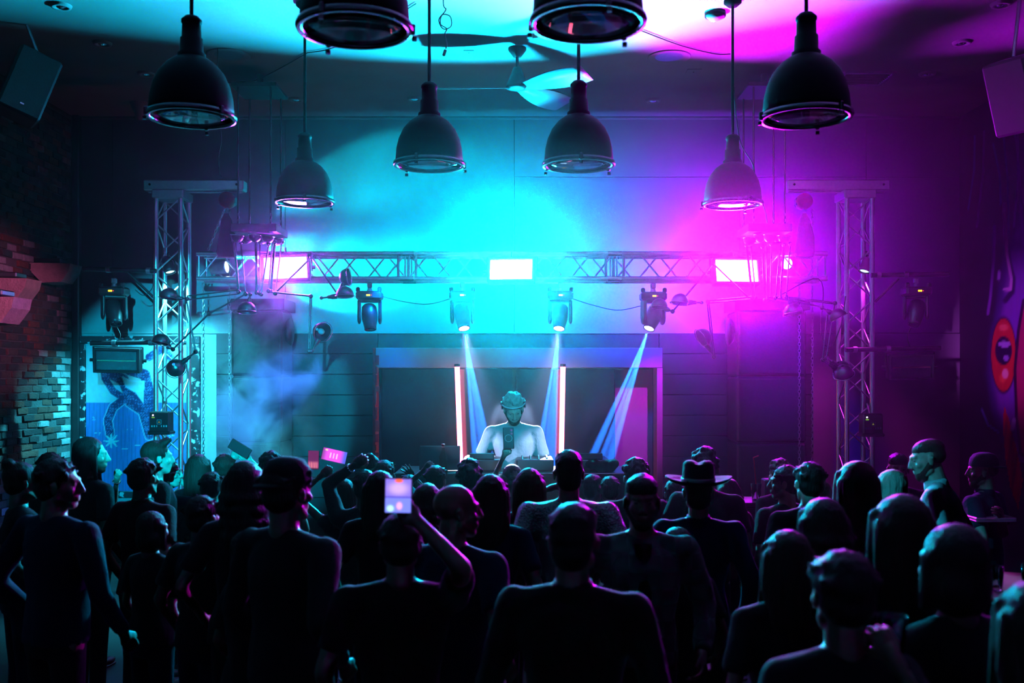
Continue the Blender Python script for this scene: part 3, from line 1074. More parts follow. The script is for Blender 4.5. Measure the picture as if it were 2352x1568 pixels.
# ------------------------------------------------------------------ small fittings on the columns
for px, py, lab, lr in ((386, 608, 'small black profile lamp clamped inside the left truss column', -1), (1990, 606, 'small black profile lamp clamped inside the right truss column', 1)):
    c = P(px, py, Y_TR + .12)
    t = thing('par_lamp', lab, 'stage light', c - Vector((0, 0, .1)), 'column lamps')
    ax = Vector((.35 * -lr, -.2, -1)).normalized()
    M_ = Matrix.Translation(c) @ ax.to_track_quat('Z', 'Y').to_matrix().to_4x4()
    MB().lathe([(0, -.09), (.04, -.085), (.05, -.05), (.055, .05), (.06, .09), (.052, .09), (.05, .05)], 18, M_).build('can', BLACK, t)
    MB().ell(c + ax * .07, (.05, .05, .012), ax.to_track_quat('Z', 'Y').to_matrix(), 14, 6).build('lens', em('column_lens', (.3, .9, 1), 4), t)
    MB().ring(c, (0, 1, 0), .075, .006, 18, 6).build('bracket', BLACK, t)
    MB().cone(c + Vector((0, 0, .07)), P(px, py - 28, Y_TR + .02), .01, .01, 8).build('stem', BLACK, t)
for px, py, lab in ((371, 968, 'black control box with triangle symbol on the left truss column'), (2000, 973, 'black control box with triangle symbol on the right truss column')):
    c = P(px, py, Y_TR - .1)
    t = thing('control_box', lab, 'control box', c - Vector((0, 0, .13)), 'column control boxes')
    MB().box(c, (.2, .14, .21), None, .012).build('case', BLACKP, t)
    MB().box(c + Vector((0, 0, -.11)), (.23, .16, .035), None, .01).build('foot', BLACKP, t)
    sq = MB()
    for sx in (-1, 1):
        sq.box(c + Vector((sx * .021, -.072, .0)), (.003, .003, .045))
        sq.box(c + Vector((0, -.072, sx * .021)), (.045, .003, .003))
    sq.build('emblem_frame', pm('print_cyan_grey', (.3, .5, .55), .5), t)
    MB().prism([(-.011, -.008), (.011, -.008), (0, .011)], c + Vector((0, -.0725, 0)), (1, 0, 0), (0, 0, 1), (0, .002, 0)).build('triangle', em('sign_olive', (.35, .4, .05), .5), t)
    tk = MB()
    for k in range(7):
        if k == 3:
            continue
        tk.box(c + Vector((-.072 + k * .024, -.0715, -.042)), (.012 if k not in (2, 4) else .008, .003, .018))
    tk.build('lettering', pm('print_cyan_grey', (.3, .5, .55), .5), t)
    MB().ell(c + Vector((-.062, -.071, .068)), .008, None, 8, 6).build('lamp', em('lamp_white_violet', (.8, .6, 1), 6), t)
    MB().box(c + Vector((-.06, -.0715, .045)), (.03, .003, .012)).build('digits', em('digits_green', (.2, .5, .02), .8), t)
    MB().cone(c + Vector((0, .03, .1)), c + Vector((0, .1, .2)), .012, .012, 8).build('bracket', STEEL, t)

# profile spot inside the left end of the truss, a twin at the right end
for px, py, ax, lab in ((508, 615, Vector((1, -.1, .12)), 'round-faced spotlight sitting inside the left end of the truss'), (1812, 605, Vector((-.6, -.8, -.1)), 'small spotlight inside the right end of the truss')):
    c = P(px, py, Y_TR + .1)
    ax.normalize()
    qm = ax.to_track_quat('Z', 'Y').to_matrix()
    t = thing('truss_spotlight', lab, 'stage light', c - Vector((0, 0, .08)))
    MB().lathe([(0, -.12), (.05, -.11), (.06, -.04), (.065, .05), (.07, .06), (.06, .062)], 18, Matrix.Translation(c) @ qm.to_4x4()).build('can', STEEL, t)
    MB().ell(c + ax * .055, (.056, .056, .012), qm, 16, 6).build('lens', em('spot_lens', (.6, .95, 1), 9 if px < 900 else 3), t)

# ------------------------------------------------------------------ tall black loudspeaker stacks behind the beam
CLOTH = pm('speaker_grille_cloth', (0.014, 0.015, 0.02), .85, 0, 120, .4, .25, 200)
for side, (pa, pb) in ((-1, (531, 648)), (1, (1693, 1852))):
    yy = Y_TR + .5
    a, b = P(pa, 0, yy).x, P(pb, 0, yy).x
    ztop = P(0, 712, yy).z
    cx = (a + b) / 2
    t = thing('loudspeaker_tower', 'tall black loudspeaker tower with a tray top ' + ('below the left lamp cluster' if side < 0 else 'below the right lamp cluster'), 'loudspeaker', (cx, yy + .25, 0), 'loudspeaker towers')
    z = 0
    n = 4
    for k in range(n):
        h = (ztop - .0) / n
        MB().box((cx, yy + .25, z + h / 2), (b - a, .5, h - .006), None, .02).build('cabinet', BLACKP, t)
        MB().box((cx, yy - .006, z + h / 2), (b - a - .06, .012, h - .07), None, .003).build('grille', CLOTH, t)
        z += h
    tray = MB()
    zt_ = ztop
    w_ = b - a + .06
    for sx in (-1, 1):
        tray.box((cx + sx * (w_ / 2 - .01), yy + .24, zt_ + .06), (.02, .56, .12), None, .004)
        tray.box((cx, yy + .24 + sx * .27, zt_ + .06), (w_, .02, .12), None, .004)
    tray.box((cx, yy + .24, zt_ + .008), (w_, .54, .016))
    tray.build('tray', BLACK, t)
    hs = MB()
    e = b if side < 0 else a
    hs.lathe([(0, 0), (.12, 0), (.15, .03), (.15, .05), (0, .06)], 20, Matrix.Translation((e, yy + .22, ztop - .22)) @ Matrix.Rotation(side * -PI / 2, 4, 'Y'))
    hs.build('side_handle', BLACK, t)

# ------------------------------------------------------------------ red tubes on stands
REDT = em('tube_hot_pink', (1.0, 0.10, 0.22), 12)
for (xa, ya), (xb, yb), lab in (((1050, 842), (1058, 1062), 'glowing red-pink light tube left of the DJ'), ((1293, 842), (1289, 1062), 'glowing red-pink light tube right of the DJ')):
    yy = 10.85
    p1, p0 = P(xa, ya, yy), P(xb, yb, yy)
    t = thing('light_tube', lab, 'light tube', (p0.x, yy, .28), 'red light tubes')
    MB().cap(p0, p1, .028, .028, 14).build('tube', REDT, t)
    MB().cone(p1, p1 + (p1 - p0).normalized() * .03, .031, .031, 12).cone(p0, p0 - (p1 - p0).normalized() * .05, .02, .02, 12).build('end_cap', BLACKP, t)
    MB().cone((p0.x, yy, .3), p0, .012, .012, 10).build('pole', BLACK, t)
    MB().lathe([(0, .02), (.03, .02), (.14, .008), (.15, 0), (0, 0)], 20, Matrix.Translation((p0.x, yy, .281))).build('base', BLACK, t)

# ------------------------------------------------------------------ dome lamp clusters (articulated arms)
def dome(t, c, ax, r, arm_from=None, bulb=False, vent=True):
    """small dome lamp: shade opens along ax, socket at the back"""
    c, ax = Vector(c), Vector(ax).normalized()
    q = ax.to_track_quat('Z', 'Y').to_matrix()
    M_ = Matrix.Translation(c) @ q.to_4x4()
    prof = [(.014, -r * 1.0)] + [(r * math.sin(a), -r * math.cos(a)) for a in [PI / 2 * k / 8 for k in range(1, 9)]] + [(r, r * .12), (r * .97, r * .12)]
    prof += [(r * .95 * math.sin(a), -r * .95 * math.cos(a)) for a in [PI / 2 * (1 - k / 8) for k in range(0, 8)]]
    sh = MB().lathe(prof, 24, M_).build('lamp_shade', LAMPM, t)
    MB().ring(c + ax * r * .14, ax, r * 1.12, .0035, 28, 6).build('guard_ring', CHROME, sh)
    for k in range(3):
        cl = MB()
        a = 2 * PI * k / 3 + .4
        e = q @ Vector((math.cos(a), math.sin(a), 0))
        cl.cone(c + e * r * .98 + ax * r * .06, c + e * r * 1.12 + ax * r * .14, .003, .003, 6)
        cl.build('clip', CHROME, sh)
    if bulb:
        MB().ell(c - ax * r * .2, (.03, .03, .042), q, 14, 8).build('bulb', pm('opal_bulb', (.7, .68, .75), .2), sh)
    if arm_from is not None:
        a0 = Vector(arm_from)
        b0 = c + (a0 - c).normalized() * r * .85
        d = (a0 - b0)
        l = d.length
        d.normalize()
        s_ = MB().cone(b0, b0 + d * l * .35, .026, .024, 12).cone(b0 + d * l * .35, b0 + d * l * .6, .02, .016, 12).cone(b0 + d * l * .6, a0, .009, .009, 8)
        s_.build('socket', LAMPM, t)
        joint(t, a0, .018)
    return sh


def joint(t, p, r=.02):
    p = Vector(p)
    MB().ell(p, r, None, 12, 8).cone(p + Vector((0, -.03, 0)), p + Vector((0, .03, 0)), r * .5, r * .5, 8).build('joint', LAMPM, t)


def rod(t, p0, p1, r=.0075, double=0):
    p0, p1 = Vector(p0), Vector(p1)
    if double:
        d = (p1 - p0).normalized()
        n = d.cross(Vector((0, 1, 0))).normalized() * double
        for sgn in (-1, 1):
            MB().cone(p0 + n * sgn, p1 + n * sgn, r * .8, r * .8, 8).build('arm', LAMPM, t)
    else:
        MB().cone(p0, p1, r, r, 8).build('arm', LAMPM, t)


def cluster(side):
    Y0 = 9.55
    Q = (lambda px, py, dy=0.0: P(px, py, Y0 + dy))
    nm = 'left' if side < 0 else 'right'
    xa, xb = (530, 634) if side < 0 else (1719, 1820)
    pc = Q((xa + xb) / 2, 522)
    t = thing('lamp_cluster', f'{"left" if side < 0 else "right"} hanging cluster of small dome lamps on jointed arms with double canopy', 'chandelier', (pc.x, Y0 + .25, pc.z - .9), 'dome lamp clusters')
    w_ = Q(xb, 0).x - Q(xa, 0).x
    # hanging plate and ceiling plate (open trays seen from below)
    for zc_, ch in ((pc.z, .075), (P(0, 192, Y0).z, .035)):
        MB().box((pc.x, Y0 + .25, zc_), (w_, .5, ch), None, .004).build('canopy', BLACK, t)
    zt_ = P(0, 192, Y0).z
    MB().cone((pc.x, Y0 + .25, zt_), (pc.x, Y0 + .25, ZC), .03, .03, 10).build('ceiling_stem', BLACK, t)
    for sx in (-1, 1):
        for sy in (0.04, .46):
            x_ = pc.x + sx * (w_ / 2 - .06)
            MB().cone((x_, Y0 + sy, pc.z + .04), (x_, Y0 + sy, zt_ - .02), .009, .009, 8).build('hanging_rod', BLACK, t)
            chain((x_, Y0 + sy, pc.z + .03), (x_, Y0 + sy, pc.z + .17), .035, .004).build('chain_link', STEEL, t)
    if side < 0:
        rods = [((537, 552), (548, 670), .05), ((553, 556), (564, 674), .15), ((588, 548), (589, 672), .05), ((597, 556), (596, 674), .25), ((617, 560), (600, 676), .1), ((626, 550), (617, 668), .2), ((631, 556), (622, 668), .05), ((647, 556), (632, 672), .3)]
        tops = [(545, 538, .05), (568, 540, .15), (586, 537, .05), (602, 542, .25), (615, 540, .1), (637, 545, .3)]
        big = [(((548, 670), (430, 684)), .018), (((564, 675), (480, 720)), 0), (((480, 720), (397, 802)), 0), (((617, 670), (714, 680)), .0), (((714, 680), (711, 806)), .008), (((636, 668), (716, 590)), 0), (((716, 590), (775, 675)), 0), (((428, 686), (449, 808)), 0)]
        jts = [(548, 670), (564, 675), (617, 668), (632, 674), (430, 686), (480, 720), (397, 802), (714, 680), (711, 806), (716, 590), (449, 808)]
        lamps = [((388, 682), (-.1, -.1, -1), .088, (428, 686), False, 0), ((567, 714), (0, -.15, -1), .092, (575, 676), False, -.05), ((792, 678), (.05, -.1, -1), .088, (738, 684), False, 0), ((740, 762), (.75, -.75, -.35), .092, (716, 806), True, 0),
                 ((799, 636), (1, -.1, .1), .085, (775, 675), False, .06), ((370, 786), (-.15, -.2, -1), .085, (397, 802), False, 0), ((404, 845), (-.05, .95, -.45), .088, (449, 808), False, 0)]
    else:
        rods = [((1715, 562), (1728, 684), .05), ((1724, 556), (1736, 684), .2), ((1752, 566), (1757, 690), .05), ((1760, 560), (1763, 686), .25), ((1772, 560), (1770, 684), .1), ((1793, 556), (1782, 684), .2), ((1801, 562), (1793, 684), .05), ((1815, 560), (1806, 682), .3)]
        tops = [(1722, 545, .05), (1745, 538, .15), (1768, 538, .05), (1786, 540, .25), (1801, 540, .1)]
        big = [(((1728, 684), (1626, 693)), .012), (((1626, 693), (1640, 820)), .008), (((1720, 684), (1638, 605)), 0), (((1638, 605), (1545, 715)), 0), (((1762, 684), (1810, 690)), .008), (((1812, 684), (1918, 696)), .006), (((1814, 688), (1888, 706)), 0), (((1918, 696), (1899, 822)), 0), (((1900, 722), (1890, 826)), 0)]
        jts = [(1728, 684), (1757, 690), (1782, 684), (1806, 682), (1626, 693), (1640, 820), (1638, 605), (1545, 715), (1918, 696), (1888, 706), (1899, 822), (1890, 826)]
        lamps = [((1514, 704), (-.1, -.15, -1), .08, (1545, 715), False, .08), ((1562, 694), (-.15, -.1, -1), .085, (1612, 695), False, 0), ((1613, 776), (-.8, -.2, -.5), .09, (1640, 820), False, 0), ((1822, 718), (.1, -.15, -1), .092, (1812, 686), False, 0),
                 ((1925, 728), (.45, -.1, -.8), .085, (1888, 706), False, 0), ((1933, 848), (.5, .3, -.75), .085, (1899, 822), False, .12), ((1938, 858), (.3, .45, -.8), .09, (1892, 828), False, 0)]
    for (a, b, dy) in rods:
        rod(t, Q(a[0], a[1], dy), Q(b[0], b[1], dy), .0075, .006 if dy < .1 else 0)
        joint(t, Q(a[0], a[1], dy), .022)
        joint(t, Q(b[0], b[1], dy), .02)
    for k, (x, y, dy) in enumerate(tops):
        c = Q(x, y, dy)
        dome(t, c + Vector((0, 0, -.02)), (.1, .0, 1), .06)
        a = rods[min(k, len(rods) - 1)]
        MB().cone(c + Vector((0, 0, -.07)), Q(a[0][0], a[0][1], a[2]), .014, .01, 8).build('socket', LAMPM, t)
    for (a, b), dbl in big:
        rod(t, Q(*a), Q(*b), .0085, dbl)
    for j in jts:
        joint(t, Q(*j), .022)
    for c, ax, r, af, bulb, dy in lamps:
        dome(t, Q(c[0], c[1], dy), ax, r, Q(*af), bulb)
    return t


cluster(-1)
cluster(1)

# ------------------------------------------------------------------ pendants
PEND = pm('black_pendant_enamel', (0.006, 0.0065, 0.008), 0.6, 0, 18, 0.2, 0.0, None, 0.04)
REFL = pm('pendant_reflector', (0.9, 0.9, 0.92), 0.18, 1.0, 10, 0.04)
RIMM = pm('pendant_rim', (0.05, 0.05, 0.055), 0.2, 0.8, 18, 0.2)
LENS = glass('pendant_lens', (.95, .97, 1), .02)


def pendant(px, py, wpx, label):
    """px, py: centre of the rim; wpx: rim width"""
    Y = F_PX * .45 / wpx
    c = P(px, py, Y)
    R = .225
    t = thing('pendant_lamp', label, 'pendant lamp', c, 'black dome pendants')
    M_ = Matrix.Translation(c)
    prof = [(R, 0), (R * .995, .04), (R * .97, .1), (R * .90, .165), (R * .78, .225), (R * .60, .275), (R * .42, .305), (R * .30, .318)]
    MB().lathe(prof + [(r - .006, z) for r, z in prof[::-1]][1:-1] + [(R - .006, 0)], 40, M_, True).build('shade', PEND, t)
    ip = [(r * .93, z * .93 + .006) for r, z in prof] + [(0.0, .3)]
    MB().lathe(ip[::-1], 36, M_).build('reflector', REFL, t)
    MB().lathe([(.075, .30), (.075, .335), (.062, .345), (.06, .42), (.052, .425), (.05, .5), (.055, .505), (.055, .52), (.035, .54), (.012, .545), (0, .545)], 24, M_).build('neck', PEND, t)
    MB().lathe([(R - .004, .012), (R + .012, .01), (R + .016, -.004), (R + .01, -.018), (R - .012, -.016), (R - .012, .0)], 40, M_, True).build('rim', RIMM, t)
    MB().lathe([(0, -.010), (R * .6, -.009), (R - .013, -.004), (R - .013, .001), (0, -.004)], 32, M_).build('glass', LENS, t)
    for k in range(3):
        a = 2 * PI * k / 3 + px * .013
        e = Vector((math.cos(a), math.sin(a), 0))
        MB().box(c + e * (R + .012) + Vector((0, 0, .0)), (.022, .022, .045), Matrix.Rotation(a, 3, 'Z'), .005).cone(c + e * (R + .018) + Vector((0, 0, -.03)), c + e * (R + .018) + Vector((0, 0, -.048)), .011, .011, 10).build('latch', RIMM, t)
    top = c.z + .545
    MB().cone(c + Vector((0, 0, .54)), (c.x, c.y, ZC - .02), .011, .011, 10).build('stem', PEND, t)
    MB().lathe([(0, ZC - .05), (.035, ZC - .05), (.07, ZC - .02), (.07, ZC - .001)], 20, Matrix.Translation((c.x, c.y, 0))).build('ceiling_rose', PEND, t)
    MB().lathe([(0, .10), (.03, .11), (.045, .16), (.03, .22), (.02, .27)], 16, M_).build('bulb', pm('clear_bulb', (.6, .6, .65), .1), t)
    return t


pendant(815, 62, 252, 'large near black dome pendant cut off by the top edge, left one')
pendant(1350, 48, 254, 'large near black dome pendant cut off by the top edge, right one')
pendant(440, 266, 190, 'black dome pendant over the left crowd with cyan glow inside')
pendant(1852, 266, 196, 'black dome pendant over the right crowd with magenta inside')
pendant(700, 462, 130, 'far black dome pendant in front of the left end of the truss')
pendant(1683, 467, 131, 'far black dome pendant glowing magenta above the right strobe')
pendant(986, 376, 155, 'black dome pendant left of the fan against the cyan wall')
pendant(1329, 376, 158, 'black dome pendant right of the fan against the cyan wall')

# ------------------------------------------------------------------ ceiling fan
Yf = 9.0
hub = P(1188, 197, Yf)
fan = thing('ceiling_fan', 'three-bladed ceiling fan between the two middle pendants', 'fan', (hub.x, Yf, hub.z))
FANM = pm('fan_satin_metal', (.45, .46, .5), .35, .3, 20, .1)
MB().lathe([(0, .17), (.02, .17), (.035, .165), (.1, .0), (.105, -.02), (.06, -.035), (0, -.04)][::-1], 24, Matrix.Translation(hub)).build('motor', BLACK, fan)
MB().cone(hub + Vector((0, 0, .15)), (hub.x, Yf, P(0, 130, Yf).z), .014, .014, 10).build('down_rod', BLACK, fan)
zt_ = P(0, 131, Yf).z
MB().lathe([(0, zt_), (.035, zt_), (.082, ZC - .02), (.082, ZC)], 24, Matrix.Translation((hub.x, Yf, 0))).build('canopy', BLACK, fan)
for ang in (178, 52, -36):
    a = math.radians(ang)
    e = Vector((math.cos(a), math.sin(a), 0))
    n_ = Vector((-e.y, e.x, 0))
    mb = MB()
    vs = []
    for k in range(9):
        f = k / 8
        l = .06 + f * .68
        w_ = .05 + .10 * math.sin(f * PI * .75) + .0
        tw = .5 - .2 * f
        for sgn in (-1, 1):
            for th in (0, .008):
                vs.append(hub + e * l + n_ * sgn * w_ * .5 * (1.7) + Vector((0, 0, -sgn * w_ * .27 - .02 + th)))
    fs = []
    for k in range(8):
        a0, b0 = k * 4, k * 4 + 4
        fs += [(a0, a0 + 2, b0 + 2, b0), (a0 + 1, b0 + 1, b0 + 3, a0 + 3), (a0, b0, b0 + 1, a0 + 1), (a0 + 2, a0 + 3, b0 + 3, b0 + 2)]
    fs += [(0, 1, 3, 2), (32, 34, 35, 33)]
    mb.add(vs, fs, True)
    mb.build('blade', FANM, fan)

# ------------------------------------------------------------------ loose cables
def cable(pts, r, label, name='cable', mat=RUBBER, group=None, sag=0):
    P_ = [Vector(p) for p in pts]
    out = []
    for i in range(len(P_) - 1):
        p0, p1, p2, p3 = P_[max(i - 1, 0)], P_[i], P_[i + 1], P_[min(i + 2, len(P_) - 1)]
        for k in range(8):
            t_ = k / 8
            out.append(0.5 * ((2 * p1) + (-p0 + p2) * t_ + (2 * p0 - 5 * p1 + 4 * p2 - p3) * t_ ** 2 + (-p0 + 3 * p1 - 3 * p2 + p3) * t_ ** 3))
    out.append(P_[-1])
    mb = MB().sweep(out, r, 6)
    return single(mb, name, mat, label, 'cable', group)


Yc = 7.0
t = cable([P(1022, -140, Yc), P(1018, 0, Yc), P(1024, 22, Yc), P(1008, 45, Yc), P(1018, 66, Yc), P(1036, 60, Yc), P(1034, 38, Yc), P(1016, 34, Yc), P(1012, 55, Yc), P(1026, 66, Yc), P(1022, 78, Yc), P(1026, 100, Yc), P(1024, 112, Yc)], .0045, 'knotted black cable dangling from the ceiling beside the middle left pendant rod')
MB().box(P(1021, 121, Yc), (.022, .016, .05), Matrix.Rotation(.3, 3, 'Y'), .006).build('plug', BLACKP, t)
cc = lambda x, y: czat(x, y) + Vector((0, 0, -.012))
cable([cc(470, 190), cc(560, 184), cc(590, 180), cc(650, 150), cc(706, 118)], .005, 'thin black cable along the ceiling left of the far left pendant')
cable([cc(706, 118), cc(760, 108), cc(850, 70), cc(955, 5)], .005, 'thin cable slung across the ceiling between far left pendant and top edge')
cable([cc(1460, 62), cc(1560, 100), cc(1640, 120), cc(1678, 121)], .005, 'thin black cable on the magenta ceiling running to the right pendant rose')
cable([P(1686, 200, 7.9), P(1690, 258, 7.9), P(1702, 330, 7.9), P(1730, 380, 7.9), P(1738, 440, 7.9), P(1756, 478, 7.9), P(1762, 512, 7.9)], .004, 'slack cable hanging beside the right stage pendant down to the lamp cluster')
cable([Vector((P(500, 0, 9).x, 9, ZC - .002)), P(500, 200, 9), P(506, 292, 9), P(509, 320, 9), P(502, 360, 9), P(504, 395, 9), P(508, 406, 9)], .004, 'thin dangling cable above the left head beam')
cable([P(1750, 600, 10.1), P(1740, 700, 10.1), P(1880, 640, 10.1), P(1885, 760, 10.1), P(1905, 800, 10.0), P(1932, 745, 10.0), P(1942, 680, 10.05)], .005, 'looping black cable between the beam and the right truss column')
cable([P(875, 680, 10.2), P(930, 693, 10.2), P(985, 698, 10.2), P(1040, 684, 10.2)], .004, 'sagging cable between the unlit and the lit moving head')
cable([P(1310, 684, 10.2), P(1360, 700, 10.2), P(1420, 712, 10.2), P(1480, 700, 10.2)], .004, 'sagging cable between the two right lit moving heads')
cable([P(310, 665, 10.1), P(330, 678, 10.1), P(350, 660, 10.1), P(351, 630, 10.1)], .004, 'short cable loop from the left unlit moving head to the column')
cable([P(262, 735, 10.05), P(268, 750, 10.05), P(276, 768, 10.05), P(273, 782, 10.05)], .005, 'safety wire between the left moving head and the lower pipe')
cable([P(2092, 752, 10.05), P(2084, 775, 10.05), P(2091, 796, 10.05)], .005, 'safety wire between the right moving head and the lower pipe')

# loudspeakers hung high in the room corners
for cx, cy, Y, rz, lab in ((2345, 215, 7.6, .55, 'black loudspeaker hung high beside the mural, tilted down'), (62, 200, 8.4, .62, 'dark loudspeaker hung high above the brick wall')):
    c = P(cx, cy, Y)
    R = Matrix.Rotation(rz, 3, 'Z') @ Matrix.Rotation(-.35 if cx > 1000 else .35, 3, 'Y')
    t = thing('hung_loudspeaker', lab, 'loudspeaker', c - Vector((0, 0, .3)))
    MB().box(c, (.34, .34, .56), R, .02).build('cabinet', BLACKP, t)
    MB().box(c + R @ Vector((0, -.175, 0)), (.31, .012, .53), R, .004).build('grille', pm('perforated_grille', (.05, .05, .055), .6, .2, 150, .5, .4, 200), t)
    MB().box(c + R @ Vector((0, -.184, -.2)), (.03, .004, .012), R).build('badge', CHROME, t)
    MB().cone(c + R @ Vector((0, 0, .28)), (c.x, c.y, ZC), .015, .015, 8).build('bracket', STEEL, t)
# ================================================================== PEOPLE
from mathutils import noise as mnoise

SK = [pm('skin_light', (0.55, 0.36, 0.28), .45, 0, 20, .08), pm('skin_tan', (0.38, 0.23, 0.16), .45, 0, 20, .08), pm('skin_brown', (0.2, 0.11, 0.075), .42, 0, 20, .08)]


def hairmat(name, col):
    if name in MATS:
        return MATS[name]
    m = bpy.data.materials.new(name)
    m.use_nodes = True
    nt = m.node_tree
    b = nt.nodes['Principled BSDF']
    tc = nt.nodes.new('ShaderNodeTexCoord')
    mp = nt.nodes.new('ShaderNodeMapping')
    mp.inputs['Scale'].default_value = (150, 150, 9)
    nz = nt.nodes.new('ShaderNodeTexNoise')
    nz.inputs['Scale'].default_value = 1.0
    nz.inputs['Detail'].default_value = 2
    bp = nt.nodes.new('ShaderNodeBump')
    bp.inputs['Strength'].default_value = .7
    bp.inputs['Distance'].default_value = .01
    mx = nt.nodes.new('ShaderNodeMix')
    mx.data_type = 'RGBA'
    c = Vector(col)
    mx.inputs[6].default_value = (*(c * .6), 1)
    mx.inputs[7].default_value = (*(c * 1.4), 1)
    nt.links.new(tc.outputs['Object'], mp.inputs[0])
    nt.links.new(mp.outputs[0], nz.inputs['Vector'])
    nt.links.new(nz.outputs['Fac'], bp.inputs['Height'])
    nt.links.new(nz.outputs['Fac'], mx.inputs[0])
    nt.links.new(mx.outputs[2], b.inputs['Base Color'])
    nt.links.new(bp.outputs[0], b.inputs['Normal'])
    b.inputs['Roughness'].default_value = .5
    b.inputs['Specular IOR Level'].default_value = .12
    MATS[name] = m
    return m


HB = hairmat('hair_black', (0.012, 0.01, 0.009))
HD = hairmat('hair_dark_brown', (0.03, 0.02, 0.015))
HM = hairmat('hair_brown', (0.09, 0.055, 0.035))
HA = hairmat('hair_ash', (0.42, 0.38, 0.34))
HL = hairmat('hair_blond', (0.5, 0.42, 0.34))


def cloth(name, col, rough=.85):
    return pm(name, col, rough, 0, 9, .25, .25, 45, .15)


CB = cloth('black_cotton', (0.012, 0.012, 0.014))
CN = cloth('navy_cotton', (0.015, 0.02, 0.045))
CG = cloth('charcoal_cotton', (0.035, 0.035, 0.04))
CY = cloth('grey_cotton', (0.16, 0.16, 0.17))
CW = cloth('white_cotton', (0.72, 0.72, 0.74))
CR = cloth('maroon_cotton', (0.10, 0.02, 0.035))
CT = cloth('teal_cotton', (0.03, 0.10, 0.11))
CD = cloth('blue_denim', (0.03, 0.06, 0.13), .8)
CS = pm('sequin_cloth', (0.05, 0.06, 0.06), .25, .8, 60, .8, .8, 90)


def plaid(name):
    m = bpy.data.materials.new(name)
    m.use_nodes = True
    nt = m.node_tree
    b = nt.nodes['Principled BSDF']
    tc = nt.nodes.new('ShaderNodeTexCoord')
    ck = nt.nodes.new('ShaderNodeTexChecker')
    ck.inputs['Scale'].default_value = 14
    ck.inputs['Color1'].default_value = (.16, .16, .17, 1)
    ck.inputs['Color2'].default_value = (.012, .012, .014, 1)
    nt.links.new(tc.outputs['Object'], ck.inputs['Vector'])
    nt.links.new(ck.outputs[0], b.inputs['Base Color'])
    b.inputs['Roughness'].default_value = .85
    MATS[name] = m
    return m


CP = plaid('plaid_flannel')
TROU = [cloth('black_trousers', (0.012, 0.012, 0.014)), cloth('dark_denim_trousers', (0.015, 0.022, 0.045))]
SHOE = pm('dark_shoe_leather', (0.02, 0.018, 0.017), .4, 0, 20, .2)


def mk_head(fem, vox):
    m = MB()
    E = m.ell
    k = .94 if fem else 1.0
    E((0, -.014, .036), (.074 * k, .094, .082))
    E((0, .026, -.015), (.061 * k, .064, .085))
    E((0, .052, -.088), (.030 if fem else .036, .034, .026))
    m.cap((-.046 * k, .006, -.058), (-.02, .058, -.092), .024, .02, 10)
    m.cap((.046 * k, .006, -.058), (.02, .058, -.092), .024, .02, 10)
    E((0, .045, -.055), (.045, .042, .045))
    for s_ in (-1, 1):
        E((s_ * .043, .058, -.02), (.02, .022, .02))                      # cheek
        m.cap((s_ * .014, .084, .030), (s_ * .044, .070, .030), .011 if fem else .013, .009, 8)   # brow
        E((s_ * .031, .073, .010), (.0125, .011, .0085))                  # lid
        R = Matrix.Rotation(s_ * -.35, 3, 'Z')
        E((s_ * .079 * k, -.006, -.004), (.007, .02, .032), R)            # ear
        m.cap((s_ * .079 * k, -.004, .018), (s_ * .085 * k, -.02, .012), .007, .007, 6)
        E((s_ * .012, .098, -.030), (.008, .010, .008))                   # nostril
    m.cap((0, .086, .026), (0, .108, -.024), .0085, .0125, 8)             # nose
    m.cap((-.018, .082, -.053), (.018, .082, -.053), .007, .007, 8)       # lips
    m.cap((-.008, .090, -.053), (.008, .090, -.053), .006, .006, 8)
    m.cap((-.012, .086, -.065), (.012, .086, -.065), .0085, .0085, 8)
    m.cap((0, -.02, -.05), (0, -.03, -.15), .055, .056, 14)
    return remesh(m, vox, 2, .5)


HEADS = {}


def get_head(fem, fine):
    key = (fem, fine)
    if key not in HEADS:
        HEADS[key] = mk_head(fem, .0056 if fine else .0085)
    return HEADS[key]


